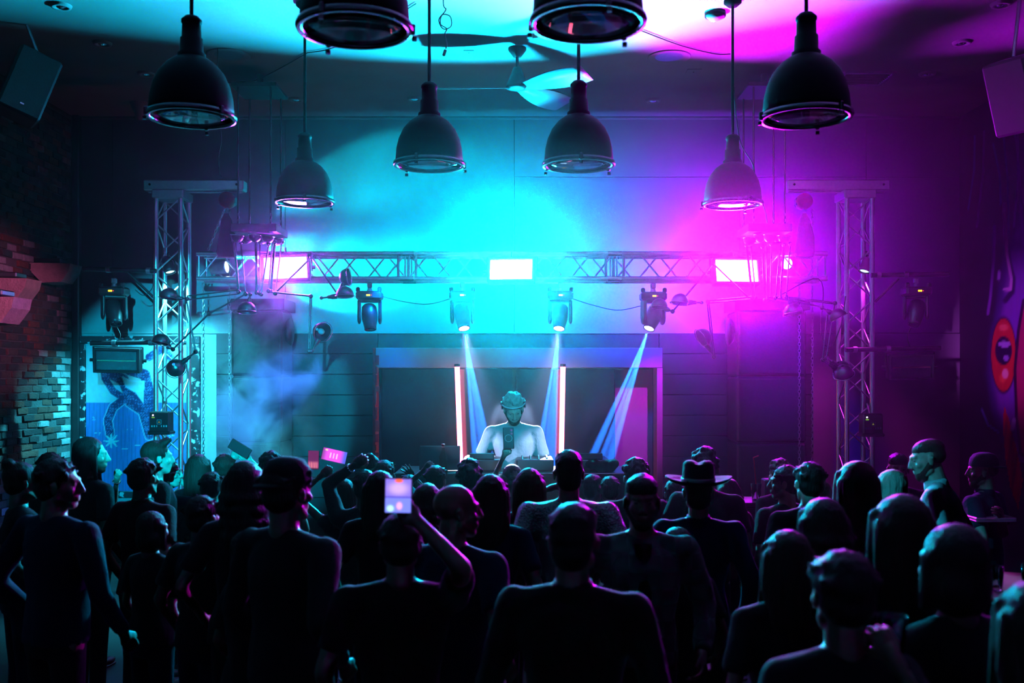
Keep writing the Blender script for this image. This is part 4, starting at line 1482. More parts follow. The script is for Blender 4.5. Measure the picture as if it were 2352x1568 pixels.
def mk_hair(style, seed):
    r = random.Random(seed)
    m = MB()
    vox = .010
    if style == 'buzz':
        m.ell((0, -.018, .060), (.0765, .097, .064))
        m.ell((0, -.042, .02), (.0755, .070, .06))
    if style == 'fade':
        m.ell((0, -.012, .068), (.078, .100, .066))
        m.ell((0, -.04, .03), (.079, .075, .07))
        m.ell((0, -.052, -.02), (.070, .058, .075))
        for k in range(50):
            a, b = r.uniform(-1.3, 1.3), r.uniform(-1.2, 1.0)
            p = Vector((.072 * math.sin(a), -.012 + .092 * math.sin(b), .060 + .072 * math.cos(a) * math.cos(b)))
            m.cap(p * .92, p + Vector((r.uniform(-.012, .012), r.uniform(-.008, .012), .006)), .010, .005, 6)
    elif style in ('short', 'quiff', 'curly', 'bun', 'long', 'bob', 'wavy'):
        m.ell((0, -.026, .046), (.086, .100, .088))
        m.ell((0, -.048, -.005), (.080, .068, .075))
    if style == 'quiff':
        for k in range(7):
            a = (k - 3) * .018
            m.cap((a, .03, .108), (a * 1.2, .070, .132 + r.uniform(-.01, .01)), .026, .016, 8)
    if style == 'short':
        vox = .009
        for k in range(60):
            a, b = r.uniform(-1.5, 1.5), r.uniform(-1.3, 1.1)
            p = Vector((.080 * math.sin(a), -.02 + .092 * math.sin(b), .045 + .084 * math.cos(a) * math.cos(b) * .97))
            m.cap(p * .9, p + Vector((r.uniform(-.02, .02), r.uniform(-.01, .02), .008)), .013, .006, 6)
    if style == 'curly':
        vox = .008
        for k in range(70):
            a, b = r.uniform(0, 2 * PI), r.uniform(.0, 1.9)
            x, y, z = math.sin(b) * math.cos(a), math.sin(b) * math.sin(a), math.cos(b)
            if y > .45 and z < .55:
                continue
            m.ell((x * .088, -.02 + y * .098, .05 + z * .088), r.uniform(.014, .026), None, 8, 6)
    if style == 'bun':
        m.ell((0, -.085, .118), (.042, .042, .038))
    if style == 'bob':
        m.ell((0, -.04, -.05), (.098, .075, .10))
        for s_ in (-1, 1):
            m.cap((s_ * .078, -.005, .03), (s_ * .082, .012, -.11), .030, .022, 10)
    if style in ('long', 'wavy'):
        for k in range(9):
            a = PI + (k - 4) * .36
            x, y = math.sin(a) * .075, math.cos(a) * .07 - .02
            L = -.22 - .05 * r.random()
            w = .035
            m.cap((x, y, .03), (x * 1.12, y - .01, -.10), w, w, 8)
            m.cap((x * 1.12, y - .01, -.10), (x * 1.15 + r.uniform(-.015, .015), y - .035, L), w, .016, 8)
            if style == 'wavy':
                for q in range(4):
                    m.ell((x * 1.2 + r.uniform(-.012, .012), y - .02, -.04 - q * .06), .034, None, 8, 6)
        for s_ in (-1, 1):
            m.cap((s_ * .07, .02, .06), (s_ * .082, .03, -.08), .024, .018, 8)
            m.cap((s_ * .082, .03, -.08), (s_ * .085, .045, -.22), .018, .01, 8)
    o = remesh(m, vox, 1, .5)
    sc = 90 if style in ('long', 'bob', 'wavy') else 60
    vv = []
    for v in o.v:
        p = Vector((v[0] * sc, v[1] * sc, v[2] * (9 if sc == 90 else 30))) + Vector((seed, 0, 0))
        n = mnoise.noise(p) * (.0045 if style not in ('fade', 'buzz') else .0012)
        d = Vector((v[0], v[1] + .02, max(0, v[2] - .03)))
        d = d.normalized() if d.length > 0 else d
        vv.append((v[0] + d.x * n, v[1] + d.y * n, v[2] + d.z * n))
    o.v = vv
    return o


HAIRS = {}


def get_hair(style, seed):
    key = (style, seed % 3)
    if key not in HAIRS:
        HAIRS[key] = mk_hair(style, seed % 3)
    return HAIRS[key]


def mk_hand(kind, fine=True):
    """wrist at origin, fingers +Z, palm faces +Y, thumb on +X side"""
    m = MB()
    m.ell((0, 0, .045), (.040, .015, .050))
    m.ell((.012, .004, .03), (.028, .016, .035))
    m.cap((0, 0, -.03), (0, 0, .02), .026, .027, 12)
    L = (.070, .079, .074, .058)
    X = (.030, .010, -.011, -.030)
    cur = {'relaxed': (.45, .6, .35), 'fist': (1.35, 1.6, 1.0), 'open': (.1, .15, .1), 'spread': (.05, .12, .1), 'phone': (.75, .95, .5), 'claw': (.7, .4, .3)}[kind]
    for k in range(4):
        spread = {'open': .10, 'spread': .22}.get(kind, .03) * (1.5 - k) * 1.0
        a = 0
        p = Vector((X[k], 0, .088 - abs(1.3 - k) * .006))
        m.cap((X[k] * .7, 0, .03), p, .013, .0105, 8)
        for j, fr in enumerate((.45, .32, .23)):
            a += cur[j] + (.08 * (k - 1) if kind == 'relaxed' else 0)
            d = Vector((math.sin(spread) * math.cos(a), math.sin(a), math.cos(a) * math.cos(spread)))
            q = p + d * L[k] * fr
            r0 = (.0098, .0088, .0078)[j]
            m.cap(p, q, r0, r0 - .001, 8)
            p = q
    t = {'fist': ((.030, .008, .035), (.036, .032, .055), (.012, .042, .068)), 'phone': ((.030, .008, .03), (.050, .026, .052), (.046, .040, .082)),
         'spread': ((.030, .004, .03), (.062, .008, .052), (.086, .010, .072)), 'open': ((.030, .004, .03), (.056, .010, .055), (.072, .014, .082))}.get(kind, ((.030, .006, .03), (.048, .020, .058), (.050, .030, .084)))
    for a, b, r0 in ((t[0], t[1], .014), (t[1], t[2], .011)):
        m.cap(a, b, r0, r0 - .002, 8)
    return remesh(m, .0042 if fine else .0075, 1, .5)


HANDS = {}


def get_hand(kind, fine):
    if (kind, fine) not in HANDS:
        HANDS[(kind, fine)] = mk_hand(kind, fine)
    return HANDS[(kind, fine)]


def ik(S, Wt, l1, l2, hint):
    S, Wt = Vector(S), Vector(Wt)
    d = Wt - S
    L = min(max(d.length, abs(l1 - l2) + .03), l1 + l2 - .006)
    dn = d.normalized()
    Wt = S + dn * L
    a = (l1 * l1 - l2 * l2 + L * L) / (2 * L)
    h = math.sqrt(max(0, l1 * l1 - a * a))
    hv = Vector(hint)
    hv = (hv - dn * hv.dot(dn)).normalized()
    return S + dn * a + hv * h, Wt


def person(label, X, Y, h, yaw, fem=False, hair='short', hm=HB, skin=0, top=CB, sleeves='short', collar=False, z0=0.0, head=(0, 0, 0),
           L=None, R=None, lean=0.0, wide=1.0, trou=0, fine=False, seed=0, beard=None, cap=None, hat=None, tee=None, long_coat=False, eyes=False, extra=None, handkind=('relaxed', 'relaxed')):
    """yaw: 0 looks at the stage (+Y); head = (yaw, pitch, roll) relative. L, R: wrist target in world space (else arm hangs)"""
    s = (h + (.0 if hair == 'bald' else -.012)) / 1.758
    root = thing('person', label, 'person', (X, Y, z0), 'people in the crowd' if z0 == 0 else 'people on the stage')
    wloc_root = Vector((X, Y, z0))
    RZ = Matrix.Rotation(yaw, 3, 'Z')
    sh = .170 if fem else .190
    sh *= wide
    # ---- arms
    def to_local(p):
        q = RZ.inverted() @ (Vector(p) - wloc_root) / s
        if lean:
            q = Matrix.Rotation(lean, 3, 'X') @ (q - Vector((0, 0, .95))) + Vector((0, 0, .95))
        return q
    arms = []
    for sd, tgt in ((-1, L), (1, R)):
        S = Vector((sd * sh, -.005, 1.425))
        rr = random.Random(seed * 7 + sd)
        if tgt is None:
            Wp = Vector((sd * (sh + .06), .06 + rr.uniform(-.03, .1), .93 + rr.uniform(0, .08)))
            El, Wp = ik(S, Wp, .29, .26, (sd * .5, -1, 0))
        else:
            tgt, hint = (tgt[0], tgt[1]) if isinstance(tgt, tuple) else (tgt, (sd * .6, .1, -1))
            El, Wp = ik(S, to_local(tgt), .30, .265, hint)
        arms.append((sd, S, El, Wp))
    ra = .043 if fem else .052
    rf = .033 if fem else .04
    rw = .023 if fem else .028
    m = MB()
    k = wide * (.9 if fem else 1.0)
    hipw = .165 if fem else .158
    rings = [((0, -.01, .84), .12, .10), ((0, -.012, .92), hipw, .118), ((0, -.005, 1.02), hipw * .93, .108), ((0, .0, 1.12), .128 * k, .10), ((0, .008, 1.25), .148 * k, .112), ((0, .005, 1.35), .16 * k, .112), ((0, -.005, 1.42), .14 * k, .085), ((0, -.015, 1.46), .08, .065)]
    inner = [(c, a * .92, b * .92) for c, a, b in rings]
    m.loft(inner, 18)
    m.cap((0, -.02, 1.42), (0, -.005, 1.565), .056 if not fem else .047, .052 if not fem else .044, 14)
    for sd, S, El, Wp in arms:
        m.cap((sd * .03, -.02, 1.47), (S.x * .95, -.01, 1.425), .045, .05, 12)
        m.cap(S, El, ra, rf, 12)
        m.cap(El, Wp, rf, rw, 12)
        m.cap((sd * .085, -.01, .90), (sd * .095, .0, .50), .082, .055, 12)
        m.cap((sd * .095, .0, .50), (sd * .10, -.02, .10), .053, .036, 12)
        m.cap((sd * .10, -.03, .055), (sd * .115, .10, .04), .035, .03, 10)
    vox = .0135 if fine else .021
    body = remesh(m, vox, 3, .5)
    NK = Vector((0, -.01, 1.55))
    HC = Vector((0, .004, 1.64))
    HR = Euler((head[1], head[2], head[0]), 'XYZ').to_matrix()

    def hxf(mb):
        o = MB()
        o.merge(mb, Matrix.Translation(NK) @ HR.to_4x4() @ Matrix.Translation(HC - NK))
        return o
    body.merge(hxf(get_head(fem, fine)))
    for (sd, S, El, Wp), kind, tg in zip(arms, handkind, (L, R)):
        d = (Wp - El).normalized()
        up = tg is not None
        # palm normal: towards the body centre when hanging, towards the stage when raised
        pn = Vector((-sd, 0.2, 0)) if not up else (Vector((0, 1, 0.05)) if kind != 'palm_cam' else Vector((0, -1, 0)))
        pn = (pn - d * pn.dot(d)).normalized()
        x = pn.cross(d).normalized()
        M3 = Matrix((x, pn, d)).transposed()
        hm_ = MB().merge(get_hand(kind, up))
        flip = 1
        if sd > 0:
            # thumb points forward when hanging / inward when raised
            flip = -1
        thumb = Vector((0, 1, 0)) if not up else Vector((-sd, 0, 0))
        flip = 1 if x.dot(thumb) > 0 else -1
        if flip < 0:
            hm_.v = [(-v[0], v[1], v[2]) for v in hm_.v]
            hm_.f = [f[::-1] for f in hm_.f]
        body.merge(hm_, Matrix.Translation(Wp) @ M3.to_4x4() @ Matrix.Scale(1.0 if not fem else .9, 4))

    def fin(mb):
        if lean:
            Rl = Matrix.Rotation(-lean, 3, 'X')
            out = []
            for v in mb.v:
                f = min(1, max(0, (v[2] - .85) / .25))
                f = f * f * (3 - 2 * f)
                if f > 0:
                    p = Vector(v)
                    q = Matrix.Rotation(-lean * f, 3, 'X') @ (p - Vector((0, 0, .95))) + Vector((0, 0, .95))
                    out.append(tuple(q))
                else:
                    out.append(tuple(v))
            mb.v = out
        a = np.array(mb.v) * s
        a = a @ np.array(RZ).T
        mb.v = [tuple(v) for v in a]
        return mb

    def part(mb, name, mat, parent=root):
        mb = fin(mb)
        o = bpy.data.objects.new(name, mb.mesh(name, mat))
        link(o, parent)
        return o
    part(body, 'body', SK[skin])
    if hair != 'bald':
        part(hxf(get_hair(hair, seed)), 'hair', hm)
    # ---- shirt
    g = MB()
    lo = .80 if long_coat else .90
    g.loft([((0, -.012, lo), hipw * 1.06, .125)] + [(c, a * 1.04 + .008, b * 1.04 + .008) for c, a, b in rings[1:-1] if c[2] > lo + .03] + [((0, -.012, 1.475), .075, .062)], 20)
    th = .010 if top not in (CS, CD, CP) else .016
    for sd, S, El, Wp in arms:
        g.cap((sd * .03, -.02, 1.462), (S.x * .96, -.01, 1.42), .052, .058, 12)
        if sleeves == 'long':
            g.cap(S, El, ra + th + .003, rf + th, 12)
            g.cone(El, Wp.lerp(El, .08), rf + th, rw + th, 12)
            g.ell(El, rf + th, None, 12, 8)
        elif sleeves == 'rolled':
            g.cap(S, El, ra + th + .003, rf + th, 12)
            g.cone(El, El.lerp(Wp, .3), rf + th, rf + th, 12)
        elif sleeves == 'short':
            g.ell(S, ra + th, None, 12, 8)
            g.cone(S, S.lerp(El, .72), ra + th + .002, ra + th + .004, 14)
    g = remesh(g, .015 if fine else .019, 2, .5)
    out = []
    for v in g.v:
        p = Vector(v)
        n = mnoise.noise(Vector((p.x * 9 + seed, p.y * 9, p.z * 5))) * .010 + mnoise.noise(Vector((p.x * 22, p.y * 22, p.z * 8 + seed))) * .005
        d = Vector((p.x, p.y, 0))
        d = d.normalized() if d.length > .001 else d
        out.append((p.x + d.x * (n + .003), p.y + d.y * (n + .003), p.z))
    g.v = out
    part(g, 'jacket' if long_coat or top in (CS, CD) else 'shirt', top)
    if tee is not None:
        tm = MB().loft([((0, .055, 1.0), .06, .075), ((0, .062, 1.25), .062, .08), ((0, .04, 1.42), .05, .07), ((0, .02, 1.46), .05, .06)], 14)
        part(tm, 'undershirt', tee)
    if collar:
        cm = MB().lathe([(.060, 1.455), (.074, 1.45), (.070, 1.50), (.062, 1.52), (.057, 1.515), (.056, 1.47)], 20, Matrix.Translation((0, -.012, 0)), True)
        part(cm, 'collar', top)
    # ---- trousers and shoes
    t = MB()
    t.loft([((0, -.012, 1.0), hipw * .95, .112), ((0, -.012, .92), hipw * 1.02, .122), ((0, -.012, .84), hipw * .98, .11)], 16)
    for sd in (-1, 1):
        t.cap((sd * .082, -.01, .87), (sd * .095, 0, .50), .088, .064, 12)
        t.cone((sd * .095, 0, .50), (sd * .10, -.02, .075), .062, .052, 12)
    part(remesh(t, .024, 1, .5), 'trousers', TROU[trou])
    for sd in (-1, 1):
        f_ = MB().ell((sd * .115, .10, .045), (.046, .09, .04)).ell((sd * .10, -.02, .055), (.042, .07, .05)).box((sd * .108, .045, .012), (.085, .27, .024), None, .01)
        part(f_, 'shoe', SHOE)
    if beard is not None:
        b_ = MB().ell((0, .046, -.088), (.048, .045, .040)).cap((-.06, .0, -.03), (-.03, .05, -.08), .021, .022, 8).cap((.06, .0, -.03), (.03, .05, -.08), .021, .022, 8).cap((-.02, .092, -.043), (.02, .092, -.043), .006, .006, 8)
        part(hxf(remesh(b_, .006, 1)), 'beard', beard)
    if eyes:
        for sd in (-1, 1):
            part(hxf(MB().ell((sd * .031, .0775, .008), (.0105, .0075, .0045), None, 12, 8)), 'eye', pm('dark_eye', (.02, .02, .02), .15))
    if cap is not None:
        cmat, back = cap
        sg = -1 if back else 1
        c_ = MB().lathe([(.092, .045), (.0935, .06), (.088, .10), (.066, .134), (.03, .148), (0, .15)], 26)
        c_.v = [(v[0] * .96, v[1] * 1.12 - .012, v[2] - .002) for v in c_.v]
        part(hxf(c_), 'cap', cmat)
        vv = []
        for th_ in (0, .005):
            for r0 in (0, 1):
                for q in range(9):
                    a = -1.05 + 2.1 * q / 8
                    rad = .095 + r0 * .062 * math.cos(a * .8)
                    vv.append((math.sin(a) * (.09 + r0 * .012), sg * (math.cos(a) * rad + .008), .047 + th_ - r0 * .012))
        ff = []
        for q in range(8):
            ff += [(q, q + 1, 9 + q + 1, 9 + q), (18 + q, 27 + q, 27 + q + 1, 18 + q + 1), (9 + q, 9 + q + 1, 27 + q + 1, 27 + q), (q, 18 + q, 18 + q + 1, q + 1)]
        part(hxf(MB().add(vv, ff)), 'cap_peak', cmat)
    if hat is not None:
        hb_ = MB().lathe([(.0, .185), (.035, .188), (.07, .18), (.084, .165), (.094, .06), (.098, .055), (.16, .062), (.185, .075), (.184, .068), (.16, .054), (.10, .046), (.09, .05)], 32)
        hb_.v = [(v[0], v[1] * 1.08 - .012, v[2] + (.022 * (abs(v[0]) / .185) ** 2 if math.hypot(v[0], v[1]) > .11 else (-.022 * max(0, 1 - abs(v[0]) / .04) if v[2] > .17 else 0))) for v in hb_.v]
        part(hxf(hb_), 'hat', hat)
        rb_ = MB().lathe([(.0945, .062), (.0955, .085), (.092, .086)], 32)
        rb_.v = [(v[0], v[1] * 1.08 - .012, v[2]) for v in rb_.v]
        part(hxf(rb_), 'hat_band', BLACKP)
    if extra is not None:
        extra(root, part, hxf, arms, s)
    return root


# ------------------------------------------------------------------ the crowd: head pixel, top row, head width in px, view direction, look
DEG = math.radians
Rt, Lt, Bk, Cam = -PI / 2, PI / 2, 0.0, PI      # looking right / left / at the stage / at the camera
CROWD = [
    # px, py, w, yaw, dict
    (52, 1060, 72, DEG(-50), dict(fem=True, hair='bun', hm=HD, top=CB, label='person with dark pinned-up hair and violet-lit cheek at the far left edge')),
    (133, 1053, 88, DEG(-30), dict(hair='short', top=CN, sleeves='long', fine=True, wide=1.15, head=(-.85, 0, 0), label='tall dark-haired man in profile at the left with a blue-lit sleeve')),
    (118, 1038, 55, DEG(-20), dict(hair='short', top=CB, label='dark head just behind the tall man at the left')),
    (209, 1003, 64, DEG(-35), dict(head=(-.7, 0, 0), fem=True, hair='long', hm=HB, top=CB, skin=0, fine=True, label='woman with long black hair in profile in front of the blue painting')),
    (208, 1134, 56, DEG(-10), dict(fem=True, hair='long', top=CB, head=(-.9, 0, 0), R=((270, 1092), -.35), kinds=('relaxed', 'fist'), brace=True, label='person with bracelet raising a fist at the left')),
    (331, 1051, 70, DEG(-25), dict(hair='short', hm=HD, top=CR, sleeves='short', collar=True, label='short-haired man in maroon collared shirt seen from behind at the left')),
    (362, 1011, 60, DEG(-60), dict(hair='quiff', hm=HD, top=CB, label='dark-haired man just in front of the left truss column')),
    (387, 1050, 58, DEG(-45), dict(head=(-.75, 0, 0), fem=True, hair='bob', hm=HD, top=CT, fine=True, glasses=True, R=((420, 1108), .05), kinds=('relaxed', 'fist'), label='person with glasses in profile, pink hand near the mouth')),
    (352, 1172, 80, DEG(-30), dict(fem=True, hair='bob', top=CB, label='dark head with teal highlight below the maroon-shirted man')),
    (457, 1042, 54, DEG(-10), dict(fem=True, hair='long', hm=HD, top=CB, label='long-haired head just right of the left truss column')),
    (516, 1043, 56, DEG(10), dict(hair='short', hm=HD, skin=0, top=CG, label='short-haired head below the tilted black phone')),
    (487, 1083, 62, DEG(-5), dict(hair='short', top=CB, label='dark head in front of the pair below the tilted black phone')),
    (468, 1137, 88, DEG(-30), dict(hair='short', top=CB, label='big dark head with a teal rim left of centre-left')),
    (566, 1058, 92, DEG(-5), dict(fem=True, hair='wavy', hm=HB, top=CB, label='large dark wavy head left of the capped man')),
    (622, 1035, 52, DEG(0), dict(hair='curly', hm=HB, top=CG, label='small curly head behind the capped man')),
    (662, 1046, 96, DEG(-35), dict(hair='short', cap=(CB, True), top=CB, sleeves='long', wide=1.1, fine=True, label='broad man in a black cap and black top left of the raised phones')),
    (578, 1216, 92, DEG(-40), dict(fem=True, hair='bob', top=CB, ear=True, label='near dark head with a glinting earring at the lower left')),
    (548, 1062, 50, DEG(0), dict(hair='short', top=CB, L=((534, 1052), .1), R=((576, 1060), .1), kinds=('phone', 'claw'), skin=0, label='person holding up a black tilted phone with both hands in the smoke')),
    (790, 1098, 62, DEG(10), dict(fem=True, hair='long', hm=HD, top=CT, L=((738, 1092), .0), kinds=('phone', 'relaxed'), sleeves='none', label='person with bare arm raising the upright pink-screened phone')),
    (838, 1078, 66, DEG(5), dict(hair='short', top=CB, sleeves='long', L=((812, 1070), .05), kinds=('phone', 'relaxed'), brace=True, label='person in dark sleeve and bead bracelet raising the sideways phone')),
    (852, 1044, 42, DEG(0), dict(fem=True, hair='bun', hm=HB, top=CG, label='head with a small topknot left of the raised spread hand')),
    (884, 1056, 58, DEG(-10), dict(hair='short', hm=HD, top=CG, label='short-haired head behind the bright phone')),
    (874, 1080, 74, DEG(0), dict(fem=True, hair='long', hm=HB, top=CB, label='dark head with teal parting right behind the bright phone')),
    (920, 1178, 112, DEG(5), dict(hair='short', top=CY, sleeves='short', fine=True, R=((958, 1196), -.12), kinds=('relaxed', 'phone'), wide=1.12, label='near man in a grey T-shirt holding up the bright phone')),
    (1046, 1112, 100, DEG(-30), dict(head=(-.75, 0, 0), hair='bald', skin=1, top=CN, sleeves='short', fine=True, band=True, label='bald man in profile near the centre with a shining scalp')),
    (982, 1108, 74, DEG(-10), dict(fem=True, hair='wavy', hm=HD, top=CB, label='wavy-haired head behind the bald man')),
    (940, 1120, 50, DEG(5), dict(fem=True, hair='bob', hm=HB, top=CB, R=((948, 1092), .1), kinds=('relaxed', 'spread'), label='person raising a spread hand left of the centre')),
    (1002, 1068, 60, DEG(-15), dict(fem=True, hair='short', hm=HM, top=CT, L=((976, 1078), .1), kinds=('fist', 'relaxed'), label='brown-haired head beside a raised fist left of the left red tube')),
    (1079, 1052, 64, DEG(0), dict(hair='curly', hm=HB, top=CG, label='curly dark head right at the foot of the left red tube')),
    (1128, 1088, 80, DEG(-8), dict(fem=True, hair='long', hm=HD, top=CN, label='long-haired head in front of the DJ, pink rim on the right')),
    (1152, 1100, 50, DEG(0), dict(fem=True, hair='short', hm=HD, top=CB, L=((1160, 1040), .1), kinds=('phone', 'relaxed'), sleeves='none', label='person filming the DJ with an upright dark phone')),
    (1178, 1066, 36, DEG(195), dict(fem=True, hair='bob', hm=HM, top=CB, fine=True, eyes=True, label='small pale face turned to the camera below the DJ')),
    (1216, 1074, 72, DEG(-5), dict(fem=True, hair='long', hm=HM, top=CN, R=((1238, 1128), -.02), kinds=('relaxed', 'claw'), label='long-haired woman below the DJ with one hand in her hair')),
    (1306, 1034, 78, DEG(0), dict(hair='fade', hm=HB, top=CS, sleeves='long', fine=True, wide=1.1, label='tall man with faded haircut in a sequined jacket, head over the right red tube')),
    (1362, 1094, 48, DEG(-40), dict(hair='fade', hm=HB, top=CB, label='small dark head right of the tall man, pink ear')),
    (1400, 1116, 58, DEG(10), dict(hair='short', hm=HB, top=CB, label='dark head with square back below the white bundle')),
    (1459, 1050, 64, DEG(10), dict(hair='curly', hm=HB, top=CB, label='curly-topped head behind the man facing the camera')),
    (1474, 1090, 92, DEG(176), dict(hair='fade', hm=HB, skin=0, top=CP, sleeves='long', tee=CW, fine=True, eyes=True, wide=1.05, beard=HB, label='man facing the camera in a plaid overshirt and pale T-shirt')),
    (1318, 1156, 128, DEG(-15), dict(hair='fade', hm=HB, top=CY, sleeves='long', fine=True, collar=True, wide=1.05, label='nearest man at the bottom centre in a pale grey shirt, seen from behind')),
    (1604, 1078, 80, DEG(-10), dict(hair='fade', hm=HB, hat=cloth('black_felt', (.014, .014, .016)), top=CD, sleeves='long', fine=True, collar=True, label='man in a wide-brimmed black hat and denim jacket')),
    (1622, 1026, 66, DEG(-25), dict(hair='curly', hm=HB, top=CB, label='curly-haired man rising behind the black hat')),
    (1549, 1100, 60, DEG(0), dict(hair='short', hm=HB, top=CB, label='dark head left of the black hat')),
    (1672, 1120, 60, DEG(15), dict(fem=True, hair='wavy', hm=HL, top=cloth('pink_fringe', (.5, .2, .3)), sleeves='long', label='person in a pink-lit fringed top right of the denim jacket')),
    (1803, 1068, 66, DEG(30), dict(head=(.75, 0, 0), hair='short', hm=HB, skin=1, top=CB, fine=True, label='man in a black T-shirt in profile looking left, right of the desk')),
    (1790, 1052, 52, DEG(20), dict(fem=True, hair='curly', hm=HM, top=CB, label='curly head behind the left-looking man')),
    (1858, 1060, 74, DEG(10), dict(hair='short', hm=HB, top=CB, label='large dark head right of the left-looking man')),
    (1812, 1110, 50, DEG(15), dict(fem=True, hair='long', hm=HM, top=CB, label='small long-haired head with rosy parting right of the left-looking man')),
    (1876, 1100, 70, DEG(20), dict(fem=True, hair='bob', hm=HD, top=CB, label='head with teal and pink parting left of the blonde woman')),
    (1964, 1058, 90, DEG(15), dict(fem=True, hair='long', hm=HL, top=CB, label='tall blonde woman seen from behind below the right truss column')),
    (2044, 1077, 72, DEG(25), dict(fem=True, hair='bob', hm=HL, top=CG, label='blonde bob beside the man in the white shirt')),
    (2063, 1041, 58, DEG(165), dict(hair='fade', hm=HB, skin=1, top=CB, fine=True, eyes=True, label='dark-haired man facing the camera half hidden behind the blonde bob')),
    (1888, 1142, 118, DEG(5), dict(fem=True, hair='wavy', hm=HB, top=CB, label='near broad dark head at the right, below the blonde woman')),
    (2066, 1134, 124, DEG(15), dict(fem=True, hair='long', hm=HD, top=CB, label='near dark head with a bright pink and teal rim at the right')),
    (1806, 1215, 118, DEG(10), dict(fem=True, hair='long', hm=HD, top=CB, label='near head with rosy crown at the lower right')),
    (1932, 1262, 146, DEG(5), dict(fem=True, hair='short', hm=HB, top=CB, ear=True, R=((2052, 1510), -.1), kinds=('relaxed', 'phone'), label='nearest big dark head at the lower right with an earring')),
    (2186, 1201, 146, DEG(20), dict(fem=True, hair='bob', hm=HB, top=CB, label='big near head below the white shirt at the right')),
    (2144, 1024, 72, DEG(60), dict(head=(.3, 0, 0), hair='buzz', hm=HD, skin=0, top=CW, sleeves='long', fine=True, collar=True, lean=.22, beard=HD, eyes=True, label='man in a white shirt in profile leaning left at the right')),
    (2258, 1036, 62, DEG(40), dict(head=(.55, 0, 0), hair='buzz', hm=HM, skin=0, top=CN, sleeves='short', fine=True, collar=True, beard=HM, eyes=True, cap=(cloth('green_cap', (.03, .08, .07)), True), R=((2300, 1190), -.25), badge=True, label='bearded man in a backwards cap and navy polo beside the mural')),
    (1556, 1208, 88, DEG(-5), dict(fem=True, hair='bob', hm=HB, top=CB, label='dark head with teal rim between plaid man and denim jacket')),
    (2372, 1330, 170, DEG(5), dict(fem=True, hair='long', hm=HD, top=CT, label='very near long-haired person cut off by the lower right edge')),
]

# spread people who would stand inside one another along their line of sight
spec = []
for px, py, w, yaw, d in CROWD:
    Y = F_PX * .182 / w
    spec.append([px, py, Y])
for it in range(120):
    for i in range(len(spec)):
        for j in range(i):
            a, b = spec[i], spec[j]
            xa, xb = (a[0] - 1176) / F_PX * a[2], (b[0] - 1176) / F_PX * b[2]
            dx, dy = xa - xb, a[2] - b[2]
            # bodies are wider than deep
            dd = math.hypot(dx / .50, dy / .36)
            if dd < 1:
                push = (1 - dd) * .06
                sg = 1 if dy > 0 or (dy == 0 and i > j) else -1
                a[2] += push * sg
                b[2] -= push * sg
for a in spec:
    a[2] = min(max(a[2], 2.2), 7.3)


def mkextra(d, Y):
    def ex(root, part, hxf, arms, s):
        if d.get('glasses'):
            g = MB()
            for sd in (-1, 1):
                g.ring((sd * .031, .096, .008), (0, 1, 0), .02, .0018, 18, 5)
                g.sweep([(sd * .05, .096, .012), (sd * .078, .05, .012), (sd * .084, -.01, .006)], .0016, 5)
            g.sweep([(-.012, .098, .01), (.012, .098, .01)], .0016, 5)
            part(hxf(g), 'glasses', CHROME)
        if d.get('ear'):
            part(hxf(MB().ring((.082, -.002, -.05), (1, 0, 0), .014, .003, 16, 6)), 'earring', CHROME)
        if d.get('brace'):
            for sd, S, El, Wp in arms:
                if Wp.z > 1.2:
                    ax = (Wp - El).normalized()
                    q = ax.to_track_quat('Z', 'Y')
                    b_ = MB()
                    for k in range(12):
                        a = 2 * PI * k / 12
                        b_.ell(Wp - ax * .03 + q @ Vector((math.cos(a) * .031, math.sin(a) * .031, 0)), .008, None, 8, 5)
                    part(b_, 'bracelet', CHROME)
        if d.get('badge'):
            part(MB().prism([(-.010, -.008), (.010, -.008), (.003, .010), (-.004, .006)], (-.08, .135, 1.30), (1, 0, 0), (0, 0, 1), (0, -.004, 0)), 'badge', WHITEP)
    return ex


REACH = {}
nseed = 0
for (px, py, w, yaw, d), (qx, qy, Y) in zip(CROWD, spec):
    nseed += 1
    dd = dict(d)
    h = CAM_H - (py - HOR) * Y / F_PX
    if dd.get('cap') or dd.get('hair') == 'curly':
        h -= .02
    X = (px - 1176) / F_PX * Y
    h = min(max(h, 1.42), 1.98)
    lab = dd.pop('label')
    kinds = dd.pop('kinds', ('relaxed', 'relaxed'))
    kw = {}
    for key in ('L', 'R'):
        if key in dd:
            (ax, ay), dy = dd.pop(key)
            tgt = P(ax, ay, Y + dy)
            kw[key] = tgt
            REACH[(px, key)] = tgt
    ex = mkextra(d, Y)
    for q in ('glasses', 'ear', 'brace', 'badge', 'band'):
        dd.pop(q, None)
    ln = dd.get('lean', 0)
    if ln:   # keep the head over its pixel
        X -= math.sin(yaw) * -1 * .7 * math.sin(ln)
        h += .06
    person(lab, X, Y, h, yaw, seed=nseed, extra=ex, handkind=kinds, trou=nseed % 2, **kw, **dd)

